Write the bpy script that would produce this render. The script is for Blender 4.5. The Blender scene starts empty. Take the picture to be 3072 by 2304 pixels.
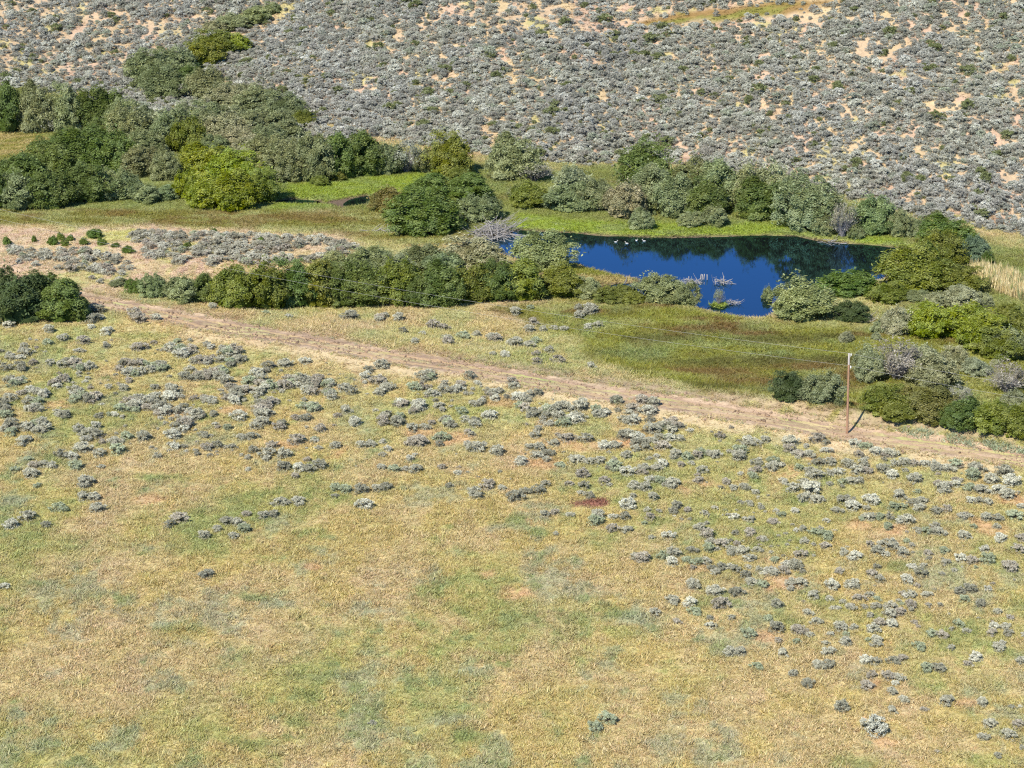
import bpy, bmesh, math, random
import numpy as np
from mathutils import Vector

# ------------------------------------------------------------------ camera, sky, sun, exposure
SC = bpy.context.scene
COL = SC.collection
F_PX, PITCH, CAM_H = 6200.0, math.radians(19.5), 80.0      # focal length in pixels of a 3072-wide frame
cam_d = bpy.data.cameras.new('camera')
cam_d.sensor_width = 36.0
cam_d.lens = F_PX / 3072.0 * 36.0
cam_d.clip_start, cam_d.clip_end = 1.0, 6000.0
cam = bpy.data.objects.new('camera', cam_d)
COL.objects.link(cam)
cam.location = (0, 0, CAM_H)
cam.rotation_euler = (math.pi / 2 - PITCH, 0, 0)
SC.camera = cam

SUN_EL, SUN_AZ = math.radians(45), math.radians(31)        # shadows fall away from the camera, SUN_AZ to the right
w = bpy.data.worlds.new('World'); SC.world = w; w.use_nodes = True
nt = w.node_tree
sky = nt.nodes.new('ShaderNodeTexSky'); sky.sky_type = 'NISHITA'; sky.sun_disc = False
sky.sun_elevation = SUN_EL
sky.sun_rotation = math.pi + SUN_AZ
sky.altitude = 1800; sky.air_density = 1.0; sky.dust_density = 0.0; sky.ozone_density = 10.0
bg = nt.nodes['Background']; bg.inputs['Strength'].default_value = 0.15
nt.links.new(sky.outputs[0], bg.inputs['Color'])
sl = bpy.data.lights.new('sun', 'SUN'); sl.energy = 5.0; sl.angle = math.radians(0.53); sl.color = (1.0, 0.955, 0.88)
so = bpy.data.objects.new('sun', sl); COL.objects.link(so)
SUN_TRAVEL = Vector((math.sin(SUN_AZ) * math.cos(SUN_EL), math.cos(SUN_AZ) * math.cos(SUN_EL), -math.sin(SUN_EL)))
so.rotation_euler = SUN_TRAVEL.to_track_quat('-Z', 'Y').to_euler()
SC.view_settings.view_transform = 'Standard'
SC.view_settings.look = 'None'
SC.view_settings.exposure = 0.6
SC.view_settings.gamma = 1.0
SC.render.engine = 'CYCLES'
SC.cycles.pixel_filter_type = 'BLACKMAN_HARRIS'
SC.cycles.filter_width = 1.2
SC.cycles.use_denoising = False
SC.cycles.max_bounces = 5
SC.cycles.diffuse_bounces = 2
SC.cycles.transparent_max_bounces = 4

RNG = np.random.default_rng(7)
random.seed(7)

# ------------------------------------------------------------------ noise, pixels, terrain
def _hash(ix, iy, s):
    h = (ix.astype(np.int64) * 374761393 + iy.astype(np.int64) * 668265263 + s * 1274126177) & 0xffffffff
    h = ((h ^ (h >> 13)) * 1274126177) & 0xffffffff
    return ((h ^ (h >> 16)) & 0xffffff) / float(0xffffff)
def vnoise(x, y, s=0):
    ix, iy = np.floor(x), np.floor(y)
    fx, fy = x - ix, y - iy
    fx = fx * fx * (3 - 2 * fx); fy = fy * fy * (3 - 2 * fy)
    a, b = _hash(ix, iy, s), _hash(ix + 1, iy, s)
    c, d = _hash(ix, iy + 1, s), _hash(ix + 1, iy + 1, s)
    return (a * (1 - fx) + b * fx) * (1 - fy) + (c * (1 - fx) + d * fx) * fy
def fbm(x, y, s=0, o=4):
    t, a, n = 0.0, 1.0, 0.0
    for k in range(o):
        r = 0.6 * k + s
        xr = x * math.cos(r) - y * math.sin(r); yr = x * math.sin(r) + y * math.cos(r)
        t = t + a * vnoise(xr * 2 ** k + 17.3 * k, yr * 2 ** k - 9.1 * k, s * 13 + k); n += a; a *= 0.55
    return t / n
def sstep(a, b, v):
    t = np.clip((v - a) / (b - a), 0, 1)
    return t * t * (3 - 2 * t)
SP, CP = math.sin(PITCH), math.cos(PITCH)
def ray(px, py):
    u = (np.asarray(px, float) - 1536) / F_PX; v = (np.asarray(py, float) - 1152) / F_PX
    return u, CP - v * SP, -SP - v * CP
def plane_pt(px, py, z):
    dx, dy, dz = ray(px, py)
    t = (z - CAM_H) / dz
    return np.stack([dx * t, dy * t], -1)
def poly_sd(x, y, poly):                       # signed distance, negative inside
    P = np.asarray(poly, float); Q = np.roll(P, -1, 0)
    x = np.asarray(x, float); y = np.asarray(y, float)
    d2 = np.full(x.shape, 1e18); ins = np.zeros(x.shape, bool)
    for (ax, ay), (bx, by) in zip(P, Q):
        ex, ey = bx - ax, by - ay
        t = np.clip(((x - ax) * ex + (y - ay) * ey) / (ex * ex + ey * ey + 1e-12), 0, 1)
        d2 = np.minimum(d2, (x - ax - t * ex) ** 2 + (y - ay - t * ey) ** 2)
        if ay != by:
            c = ((ay > y) != (by > y)) & (x < (bx - ax) * (y - ay) / (by - ay) + ax)
            ins ^= c
    d = np.sqrt(d2)
    return np.where(ins, -d, d)

ZW, ZM = -2.2, -1.65                           # water level, meadow level
ROAD_PX = [(-700, 800), (-300, 835), (60, 868), (250, 900), (430, 932), (600, 968), (800, 1004), (1000, 1038), (1200, 1076), (1400, 1108),
           (1600, 1143), (1800, 1180), (2048, 1216), (2300, 1258), (2560, 1303), (2800, 1338), (3072, 1380), (3600, 1462)]
ROAD = np.array([plane_pt(a, b, 0.0) for a, b in ROAD_PX])
def road_y(x): return np.interp(x, ROAD[:, 0], ROAD[:, 1])
FOOT_PX = [(-600, 190), (0, 235), (350, 265), (700, 285), (950, 370), (1400, 465), (1750, 500), (1900, 480), (2300, 535), (2700, 635), (3072, 700), (3500, 760)]
FOOT = np.array([plane_pt(a, b, ZM) for a, b in FOOT_PX])
def foot_y(x): return np.interp(x, FOOT[:, 0], FOOT[:, 1])
POND_PX = [(1385, 722), (1440, 713), (1510, 704), (1560, 690), (1640, 695), (1720, 699), (1800, 707), (1900, 711), (2000, 714), (2100, 712), (2200, 709),
           (2300, 706), (2390, 709), (2430, 718), (2480, 726), (2550, 731), (2640, 738), (2725, 748), (2705, 765), (2680, 800), (2650, 840), (2560, 850),
           (2480, 865), (2400, 885), (2330, 905), (2318, 945), (2300, 955), (2240, 956), (2150, 940), (2100, 927), (2060, 918), (1990, 908), (1920, 896),
           (1840, 890), (1806, 872), (1812, 858), (1850, 852), (1905, 849), (1930, 842), (1895, 836), (1850, 828), (1790, 813), (1725, 788), (1680, 800),
           (1600, 790), (1500, 762), (1440, 745), (1395, 735)]
POND = plane_pt([p[0] for p in POND_PX], [p[1] for p in POND_PX], ZW)
POOL = plane_pt([985, 1040, 1100, 1118, 1095, 1020], [613, 598, 587, 600, 618, 627], ZW)
POOL2 = plane_pt([815, 880, 960, 968, 880, 820], [604, 597, 603, 614, 615, 611], ZW)
POOLS = [POND, POOL, POOL2]
MOUND = plane_pt([-300, 480, 1000, 1080, 1000, 700, 430, 200, -300], [690, 690, 705, 745, 775, 800, 850, 840, 830], -0.8)
BIG = {}
def terrain(x, y):
    x = np.asarray(x, float); y = np.asarray(y, float)
    d = y - road_y(x)
    z = 0.5 * (fbm(x / 26, y / 26, 3, 3) - 0.5) * sstep(4, 25, np.abs(d))
    z = z + ZM * sstep(4.5, 20, d)
    z = z + 0.18 * (fbm(x / 3.2, y / 3.2, 5, 3) - 0.5) * sstep(2.5, 6, np.abs(d))
    z = z + .26 * (fbm(x / 1.1, y / 1.1, 7, 2) - 0.5) * sstep(-3.5, -7, d)
    bx = sstep(20, 34, x)                                   # spoil bank beyond the track at the pole
    z = z + bx * 1.0 * np.exp(-((d - 5.8) / 2.0) ** 2) + 0.12 * np.exp(-((np.abs(d) - 3.1) / 0.9) ** 2)
    msd = poly_sd(x, y, MOUND) if x.size < 3e5 or True else 0
    z = z + 0.9 * sstep(3, -5, msd)
    f = y - foot_y(x)
    rise = np.where(f > 0, f, 0)
    slope = 0.17 + 0.05 * sstep(-60, 60, x)
    hill = slope * (np.sqrt(rise * rise + 64) - 8)
    hill = np.where(f > 0, hill, 0)
    hill = np.where(hill > 38, 38 + 20 * np.tanh((hill - 38) / 20), hill)
    z = z + hill
    z = z + sstep(0, 30, f) * (2.6 * (fbm(x / 45, y / 45, 11, 3) - 0.5) + 0.7 * (fbm(x / 9, y / 9, 12, 2) - 0.5))
    for P in POOLS:
        c = P.mean(0); r = np.abs(P - c).max() + 10
        near = (np.abs(x - c[0]) < r) & (np.abs(y - c[1]) < r)
        if near.any():
            sd = poly_sd(x[near], y[near], P) + 0.7 * (fbm(x[near] / 2.3, y[near] / 2.3, 21, 3) - 0.5)
            bank = ZW + np.clip(sd * 0.30, -0.9, 0.4)
            k = sstep(0.0, 7.0, sd)
            z[near] = bank * (1 - k) + z[near] * k
    return z
def ground_z(x, y):
    return terrain(np.atleast_1d(np.asarray(x, float)), np.atleast_1d(np.asarray(y, float)))
def at(px, py):                                             # pixels -> points on the ground
    px = np.atleast_1d(np.asarray(px, float)); py = np.atleast_1d(np.asarray(py, float))
    dx, dy, dz = ray(px, py)
    lo = np.full(px.shape, 100.0); hi = lo.copy(); done = np.zeros(px.shape, bool); t = lo.copy()
    for k in range(120):
        t2 = t + 6.0
        z = CAM_H + dz * t2 - terrain(dx * t2, dy * t2)
        hit = (~done) & (z < 0)
        lo = np.where(hit, t, lo); hi = np.where(hit, t2, hi); done |= hit
        t = t2
        if done.all(): break
    lo = np.where(done, lo, t); hi = np.where(done, hi, t)
    for k in range(14):
        m = (lo + hi) / 2
        z = CAM_H + dz * m - terrain(dx * m, dy * m)
        lo = np.where(z > 0, m, lo); hi = np.where(z > 0, hi, m)
    x, y = dx * hi, dy * hi
    return np.stack([x, y, terrain(x, y)], -1)
def gpoly(pts):
    p = at([a for a, b in pts], [b for a, b in pts]); return p[:, :2]
def mpp(y, z):                                              # metres per (3072) pixel at a ground point
    return (y * CP + (CAM_H - z) * SP) / F_PX

# ------------------------------------------------------------------ colour map of the place (albedo only)
Z = {
 'meadow_r': gpoly([(1500, 925), (1900, 905), (2100, 930), (2330, 965), (2500, 978), (2700, 950), (3072, 880), (3300, 880), (3300, 1345), (2900, 1295), (2600, 1240), (2200, 1180), (1950, 1140), (1800, 1090), (1720, 1010)]),
 'meadow_l': gpoly([(-200, 622), (600, 632), (1100, 635), (1420, 725), (1330, 742), (1200, 728), (900, 692), (500, 678), (-200, 672)]),
 'thicket': gpoly([(-300, 245), (100, 262), (330, 345), (560, 350), (680, 320), (850, 385), (1000, 425), (1100, 440), (1420, 490), (1620, 505), (1860, 500), (2200, 520), (2500, 590), (2740, 672), (2900, 702), (3072, 745), (3300, 790), (3300, 960), (2700, 960), (2760, 748), (2400, 705), (1900, 705), (1560, 685), (1400, 715), (1100, 640), (-300, 645)]),
 'spit': gpoly([(1660, 800), (1725, 785), (1800, 815), (1900, 838), (1940, 848), (1800, 868), (1830, 900), (1700, 910), (1600, 880)]),
 'bank': gpoly([(1520, 690), (1560, 640), (1700, 660), (1900, 668), (2100, 668), (2300, 665), (2500, 700), (2700, 715), (2770, 740), (2690, 752), (2400, 716), (2000, 718), (1700, 704)]),
 'bright': gpoly([(810, 590), (850, 555), (1000, 535), (1260, 520), (1340, 540), (1250, 580), (1120, 605), (960, 628), (830, 622)]),
 'golden': gpoly([(-150, 395), (120, 395), (150, 415), (70, 470), (-150, 495)]),
 'sand': gpoly([(-200, 678), (480, 682), (1000, 702), (1100, 742), (1050, 775), (700, 795), (450, 872), (330, 885), (200, 868), (-200, 830)]),
 'topband': gpoly([(1890, 75), (2000, 45), (2250, 12), (2560, 0), (2480, 20), (2400, 40), (2250, 55), (2090, 62), (1960, 78)]),
 'topbare': gpoly([(1250, 30), (1500, 8), (1900, 12), (2100, 40), (2500, 30), (2530, 60), (2300, 75), (1950, 90), (1700, 100), (1450, 95), (1300, 70)]),
 'barel': gpoly([(-100, 8), (500, 8), (700, 60), (560, 120), (480, 230), (200, 250), (-100, 210)]),
 'gully': gpoly([(830, 5), (900, 5), (870, 40), (800, 75), (720, 120), (640, 90), (760, 50)]),
 'palefield': gpoly([(900, 1060), (1400, 1130), (1750, 1200), (2200, 1260), (2600, 1330), (2600, 1300), (2300, 1285), (1800, 1200), (1400, 1130), (1000, 1062), (600, 985), (500, 985), (620, 1030)]),
 'yellowpatch': gpoly([(250, 715), (300, 695), (400, 688), (480, 705), (450, 718), (330, 725)]),
}
RED = at([1774], [1513])[0]
BARE_PX = [(1376, 1312, 60), (1625, 1390, 70), (1755, 1335, 80), (1876, 1335, 60), (1330, 1330, 40), (1255, 1300, 60), (1500, 1205, 70), (2350, 1750, 70), (2330, 1770, 50),
           (2165, 1672, 60), (2090, 1700, 50), (2590, 1575, 60), (2980, 1590, 70), (2690, 1590, 60), (2960, 1565, 60), (3040, 1500, 60), (2360, 1420, 60), (2460, 1370, 60),
           (2100, 1465, 90), (1040, 1360, 60), (1460, 1725, 30), (1545, 1777, 60), (2660, 2225, 45), (2640, 2055, 50), (1560, 1790, 50), (520, 1240, 60), (700, 1230, 60),
           (180, 1215, 50), (860, 1335, 50), (440, 1500, 60), (2900, 2110, 40), (2300, 1910, 60), (940, 1700, 40), (2500, 1340, 50), (1900, 1320, 60)]
BARE = [(at([a], [b])[0], c) for a, b, c in BARE_PX]
SHADES_PX = [(540, 1890, 130, 28, 'g'), (470, 1865, 110, 20, 'b'), (640, 1960, 90, 20, 'b'), (330, 1800, 90, 20, 'g'), (760, 1790, 120, 20, 'g'), (860, 1810, 90, 20, 'b'),
             (1290, 1780, 100, 26, 'g'), (1130, 1840, 90, 22, 'b'), (1500, 1985, 130, 25, 'g'), (1420, 2010, 100, 25, 'b'), (1350, 2170, 110, 24, 'b'), (1400, 2215, 90, 20, 'g'),
             (740, 2230, 110, 24, 'g'), (620, 2200, 110, 24, 'y'), (100, 2150, 140, 30, 'b'), (60, 1505, 90, 18, 'b'), (460, 1640, 80, 16, 'b'), (480, 1435, 90, 16, 'g'),
             (1900, 1850, 140, 26, 'b'), (1810, 1840, 120, 20, 'g'), (1560, 1560, 120, 18, 'g'), (2560, 2290, 110, 25, 'g'), (2960, 2285, 120, 20, 'y'), (1620, 1600, 70, 14, 'g'),
             (1210, 1385, 90, 14, 'g'), (2400, 1500, 110, 16, 'g'), (2250, 1440, 80, 14, 'g'), (2700, 1700, 100, 20, 'g'), (2850, 1560, 110, 16, 'b'), (900, 2010, 110, 22, 'y'),
             (1850, 1900, 90, 20, 'y'), (1500, 1950, 100, 20, 'y'), (100, 960 + 60, 160, 18, 'y'), (430, 1010, 180, 16, 'y'), (2600, 1350, 200, 14, 'b'), (1430, 1036, 80, 9, 'b'), (1480, 1050, 110, 12, 'b')]
SHADES = [(at([a], [b])[0], c, d, k) for a, b, c, d, k in SHADES_PX]
MEADOW_PX = [(2330, 1020, 150, 15, 'o'), (2450, 1080, 190, 15, 'o'), (2200, 1085, 220, 18, 'o'), (2120, 1115, 190, 16, 'r'), (2290, 1150, 170, 22, 'r'), (2600, 1003, 80, 9, 'r'), (2630, 920, 130, 7, 'r'),
             (2100, 985, 120, 10, 'r'), (1980, 1015, 130, 12, 'o'), (2150, 955, 120, 9, 'r'), (2420, 1100, 120, 12, 'r'), (2560, 1230, 120, 12, 'o'), (2440, 1235, 120, 10, 'r'), (2480, 1010, 120, 9, 'o'),
             (2150, 1160, 140, 12, 'o'), (2350, 1060, 130, 9, 'g'), (1900, 1060, 120, 14, 'g'), (2750, 960, 120, 8, 'r'), (2620, 1090, 120, 14, 'o'), (2560, 1130, 70, 20, 'r'), (2260, 1000, 90, 8, 'r')]
MEADOW = [(at([a], [b])[0], c, d, k) for a, b, c, d, k in MEADOW_PX]
PAL = {k: np.array(v) for k, v in dict(
    tan=(.49, .385, .18), gold=(.475, .38, .135), ygreen=(.36, .355, .12), green=(.24, .28, .095), blue=(.325, .335, .205), pink=(.50, .365, .225), soil=(.50, .315, .19),
    orange=(.52, .31, .16), hill=(.46, .335, .20), hillpink=(.475, .325, .22), straw=(.52, .41, .19), olive=(.195, .18, .04), rust=(.185, .115, .04), dusk=(.135, .13, .035), meadow=(.235, .235, .042),
    lime=(.255, .315, .04), sand=(.53, .40, .245), sandpink=(.53, .375, .245), mud=(.26, .18, .115), red=(.27, .125, .085), paleyel=(.47, .45, .13)).items()}
def lerp(a, b, t): return a * (1 - t[:, None]) + b * t[:, None]
def ground_col(x, y):
    """albedo and a cover weight (how much grass grows) at ground points"""
    x = np.asarray(x, float); y = np.asarray(y, float)
    d = y - road_y(x); f = y - foot_y(x)
    n1 = fbm(x / 11, y / 17, 31); n2 = fbm(x / 4.2, y / 6.5, 33); n3 = fbm(x / 1.6, y / 2.2, 35); n4 = fbm(x / 7, y / 12, 37); n5 = fbm(x / 5, y / 9, 39); n6 = fbm(x / .7, y / .9, 40, 3)
    # the dry field
    c = np.tile(PAL['tan'], (x.size, 1))
    c = lerp(c, PAL['gold'], sstep(.45, .62, n2) * .7)
    c = lerp(c, PAL['ygreen'], sstep(.45, .62, n1 * .6 + n3 * .25 + n6 * .15) * .7)
    c = lerp(c, PAL['pink'], sstep(.53, .64, n4 * .6 + n3 * .25 + n6 * .15) * .4)
    c = lerp(c, PAL['blue'], sstep(.54, .63, n5 * .55 + n3 * .25 + n6 * .2) * .6)
    c = lerp(c, PAL['green'], sstep(.565, .66, n3 * .4 + n1 * .35 + n6 * .25) * .65)
    c = c * (.86 + .28 * n6)[:, None]
    near = sstep(-45, -6, d)
    c = lerp(c, PAL['ygreen'] * 1.12, near * sstep(.40, .58, n5) * .55)
    c = lerp(c, PAL['straw'], near * sstep(.5, .62, n2) * .4)
    cover = np.ones(x.size)
    for (p, cx, cy, k) in SHADES:
        m = mpp(p[1], p[2]); rx = cx * m * .62; ry = cy * m / .34 * .62
        g = np.exp(-(((x - p[0]) / rx) ** 2 + ((y - p[1]) / ry) ** 2)) * sstep(.40, .58, n3 * .45 + n2 * .25 + n6 * .3)
        c = lerp(c, PAL[{'g': 'green', 'b': 'blue', 'y': 'ygreen'}[k]], np.clip(g * 1.3, 0, .68))
    for (p, cx) in BARE:
        m = mpp(p[1], p[2]); rx = cx * m * .7
        g = np.exp(-(((x - p[0]) / rx) ** 2 + ((y - p[1]) / (rx * .9)) ** 2)) * sstep(.3, .55, n3)
        g = np.clip(g * 1.3, 0, .62)
        c = lerp(c, PAL['orange'], g); cover = cover * (1 - .8 * g)
    g = sstep(1.3, .7, np.sqrt(((x - RED[0]) / 2.0) ** 2 + ((y - RED[1]) / .9) ** 2) + 1.1 * (n6 - .5))
    c = lerp(c, PAL['red'], g)
    # hill
    h = np.tile(PAL['hill'], (x.size, 1))
    h = lerp(h, PAL['hillpink'], sstep(.45, .6, n4) * .8)
    h = lerp(h, PAL['straw'], sstep(.52, .64, n2) * .4)
    h = lerp(h, PAL['ygreen'], sstep(.60, .70, n5) * .6)
    k = sstep(-2, 5, f + 6 * (n2 - .5))
    c = lerp(c, h, k); cover = cover * (1 - .45 * k)
    def zone(name, soft=2.0, jit=4.0):
        s = poly_sd(x, y, Z[name]) + jit * (n3 - .5) + jit * (n2 - .5)
        return sstep(soft, -soft, s)
    q = zone('palefield', 2.5, 4)
    c = lerp(c, np.array((.56, .44, .24)), q * .8); cover *= 1 - .65 * q
    # green meadow beyond the track
    m = np.tile(PAL['meadow'], (x.size, 1))
    s1 = fbm(x / 9 + 5, y / 5, 41); s2 = fbm(x / 5.5, y / 2.6, 43)
    m = lerp(m, PAL['ygreen'] * .95, sstep(.48, .62, s2) * .6)
    m = lerp(m, PAL['olive'], sstep(.50, .62, s1) * .8)
    m = lerp(m, PAL['rust'], sstep(.585, .67, s1 * .6 + s2 * .4) * .8)
    m = lerp(m, PAL['green'], sstep(.58, .68, n2) * .5)
    m = m * (.82 + .36 * n6)[:, None]
    for (p, cx, cy, k) in MEADOW:
        mm_ = mpp(p[1], p[2]); g = np.exp(-(((x - p[0]) / (cx * mm_ * .8)) ** 2 + ((y - p[1]) / (cy * mm_ / .3 * .75)) ** 2)) * sstep(.38, .58, s2 * .5 + n3 * .5 + .09)
        m = lerp(m, PAL[{'r': 'rust', 'o': 'dusk', 'g': 'green'}[k]] * .9, np.clip(g * 1.5, 0, .85))
    q = zone('meadow_r', 2.5, 5); c = lerp(c, m, q); cover = np.maximum(cover, q)
    q = zone('thicket', 3, 5); c = lerp(c, lerp(m, PAL['green'], np.full(x.size, .45)), q); cover = np.maximum(cover, q)
    ml = lerp(np.tile(PAL['olive'] * 1.15, (x.size, 1)), PAL['ygreen'] * .9, sstep(.45, .6, s2))
    ml = lerp(ml, PAL['rust'] * 1.2, sstep(.56, .66, s1) * .6)
    q = zone('meadow_l', 1.5, 3); c = lerp(c, ml, q); cover = np.maximum(cover, q)
    q = zone('bank', 1.5, 2); c = lerp(c, lerp(np.tile(PAL['lime'], (x.size, 1)), PAL['green'], sstep(.5, .65, s2) * .6), q)
    q = zone('spit', 1.5, 2); c = lerp(c, lerp(np.tile(PAL['gold'] * .75, (x.size, 1)), PAL['meadow'], sstep(.42, .58, s2)), q); cover = np.maximum(cover, q)
    q = zone('bright', 2, 3); c = lerp(c, lerp(np.tile(PAL['lime'], (x.size, 1)), PAL['green'], sstep(.5, .65, s2) * .5), q)
    q = zone('golden', 2, 3); c = lerp(c, lerp(np.tile(PAL['gold'] * .85, (x.size, 1)), PAL['meadow'], sstep(.45, .6, s2) * .8), q)
    sa = lerp(np.tile(PAL['sand'], (x.size, 1)), PAL['sandpink'], sstep(.45, .58, n4))
    sa = lerp(sa, PAL['ygreen'] * 1.15, sstep(.57, .67, n5) * .8)
    sa = lerp(sa, PAL['tan'], sstep(.45, .6, n6 * .5 + n3 * .5) * .7)
    q = zone('sand', 2, 4); c = lerp(c, sa, q); cover *= 1 - .62 * q
    q = zone('yellowpatch', 1, 2); c = lerp(c, PAL['paleyel'], q * .8)
    q = zone('topband', 1.5, 3); c = lerp(c, lerp(np.tile(PAL['olive'] * 1.0, (x.size, 1)), PAL['rust'] * 1.35, sstep(.42, .56, s1)), q)
    # trampled soil beside the track
    v = sstep(6.5, 2.5, np.abs(d - .5) + 5 * (n3 - .5)) * sstep(.36, .56, n2 * .6 + n3 * .4)
    c = lerp(c, lerp(np.tile(PAL['soil'] * .82, (x.size, 1)), PAL['mud'], sstep(1, 4, d) * .5), v * .75); cover *= 1 - .8 * v
    # bare straw strip on the near side, scraped spoil on the far side
    q = sstep(-8.5, -5.0, d + 4 * (n3 - .5)) * sstep(-1.0, -2.4, d) * sstep(-38, -18, x) * sstep(.30, .48, n2)
    c = lerp(c, np.array((.55, .43, .24)), q * .75); cover *= 1 - .6 * q
    q = sstep(7.2, 4.8, d + 3 * (n3 - .5)) * sstep(1.5, 2.6, d) * sstep(-12, 8, x) * sstep(.36, .5, n6 * .4 + n3 * .6)
    c = lerp(c, np.array((.36, .26, .165)), q * .7); cover *= 1 - .7 * q
    # wet mud at the water's edge
    for P in POOLS:
        ctr = P.mean(0); r = np.abs(P - ctr).max() + 6
        nr = (np.abs(x - ctr[0]) < r) & (np.abs(y - ctr[1]) < r)
        if nr.any():
            sd = poly_sd(x[nr], y[nr], P)
            g = sstep(.9, -.1, sd + .8 * (n3[nr] - .5))
            c[nr] = lerp(c[nr], PAL['mud'] * .6, g); cover[nr] *= 1 - sstep(.35, -.15, sd)
    return c, cover

# ------------------------------------------------------------------ materials
MATS = {}
def newmat(name):
    m = bpy.data.materials.new(name); m.use_nodes = True
    m.node_tree.nodes.clear(); MATS[name] = m
    return m, m.node_tree.nodes, m.node_tree.links
def node(N, t, **kw):
    n = N.new(t)
    for k, v in kw.items():
        if k in n.inputs: n.inputs[k].default_value = v
        else: setattr(n, k, v)
    return n
def soil_mat(name, attr='col', bump=.5, grain=1.0):
    m, N, L = newmat(name)
    out = N.new('ShaderNodeOutputMaterial'); b = N.new('ShaderNodeBsdfPrincipled'); b.inputs['Roughness'].default_value = .95
    b.inputs['Specular IOR Level'].default_value = .15
    a = N.new('ShaderNodeAttribute'); a.attribute_name = attr
    geo = N.new('ShaderNodeNewGeometry')
    n1 = node(N, 'ShaderNodeTexNoise', Scale=3.2 * grain, Detail=6.0, Roughness=.7); L.new(geo.outputs['Position'], n1.inputs['Vector'])
    n2 = node(N, 'ShaderNodeTexNoise', Scale=.55 * grain, Detail=4.0); L.new(geo.outputs['Position'], n2.inputs['Vector'])
    mr = node(N, 'ShaderNodeMapRange'); mr.inputs[1].default_value = .3; mr.inputs[2].default_value = .7; mr.inputs[3].default_value = .68; mr.inputs[4].default_value = 1.25
    L.new(n1.outputs['Fac'], mr.inputs[0])
    mr2 = node(N, 'ShaderNodeMapRange'); mr2.inputs[1].default_value = .3; mr2.inputs[2].default_value = .7; mr2.inputs[3].default_value = .88; mr2.inputs[4].default_value = 1.1
    L.new(n2.outputs['Fac'], mr2.inputs[0])
    mu = N.new('ShaderNodeMath'); mu.operation = 'MULTIPLY'; L.new(mr.outputs[0], mu.inputs[0]); L.new(mr2.outputs[0], mu.inputs[1])
    vm = N.new('ShaderNodeVectorMath'); vm.operation = 'SCALE'; L.new(a.outputs['Color'], vm.inputs[0]); L.new(mu.outputs[0], vm.inputs['Scale'])
    L.new(vm.outputs[0], b.inputs['Base Color'])
    bp = node(N, 'ShaderNodeBump', Strength=bump, Distance=.12); L.new(n1.outputs['Fac'], bp.inputs['Height']); L.new(bp.outputs[0], b.inputs['Normal'])
    L.new(b.outputs[0], out.inputs[0])
    return m
def leaf_mat(name, source, transl=.28, spread=.35, drift=False):
    """source: 'object' = the object's own colour, 'instance' = colour carried by each scattered plant"""
    m, N, L = newmat(name)
    out = N.new('ShaderNodeOutputMaterial')
    if source == 'object':
        s = N.new('ShaderNodeObjectInfo'); col = s.outputs['Color']
    else:
        s = N.new('ShaderNodeAttribute'); s.attribute_type = 'INSTANCER'; s.attribute_name = 'col'; col = s.outputs['Color']
    v = N.new('ShaderNodeAttribute'); v.attribute_name = 'v'
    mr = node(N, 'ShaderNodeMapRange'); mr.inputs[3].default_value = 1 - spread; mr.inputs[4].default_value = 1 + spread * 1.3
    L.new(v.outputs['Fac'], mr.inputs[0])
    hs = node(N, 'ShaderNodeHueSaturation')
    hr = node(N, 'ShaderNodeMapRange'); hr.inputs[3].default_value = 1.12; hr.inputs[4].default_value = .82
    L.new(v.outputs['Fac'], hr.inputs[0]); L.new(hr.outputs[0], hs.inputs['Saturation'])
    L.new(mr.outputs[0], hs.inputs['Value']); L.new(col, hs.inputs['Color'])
    if drift:                                   # hue and tone drift through a crown and from shrub to shrub
        g = N.new('ShaderNodeNewGeometry'); nz = node(N, 'ShaderNodeTexNoise', Scale=.55, Detail=3.0); L.new(g.outputs['Position'], nz.inputs['Vector'])
        h1 = node(N, 'ShaderNodeMapRange'); h1.inputs[1].default_value = .3; h1.inputs[2].default_value = .7; h1.inputs[3].default_value = .478; h1.inputs[4].default_value = .508
        L.new(nz.outputs['Fac'], h1.inputs[0]); L.new(h1.outputs[0], hs.inputs['Hue'])
        v1 = node(N, 'ShaderNodeMapRange'); v1.inputs[1].default_value = .3; v1.inputs[2].default_value = .7; v1.inputs[3].default_value = 1.28; v1.inputs[4].default_value = .78
        L.new(nz.outputs['Fac'], v1.inputs[0]); mv = N.new('ShaderNodeMath'); mv.operation = 'MULTIPLY'
        L.new(mr.outputs[0], mv.inputs[0]); L.new(v1.outputs[0], mv.inputs[1]); L.new(mv.outputs[0], hs.inputs['Value'])
    d = N.new('ShaderNodeBsdfDiffuse'); t = N.new('ShaderNodeBsdfTranslucent'); mx = node(N, 'ShaderNodeMixShader', Fac=transl)
    L.new(hs.outputs[0], d.inputs[0]); L.new(hs.outputs[0], t.inputs[0]); L.new(d.outputs[0], mx.inputs[1]); L.new(t.outputs[0], mx.inputs[2])
    L.new(mx.outputs[0], out.inputs[0])
    return m
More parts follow.
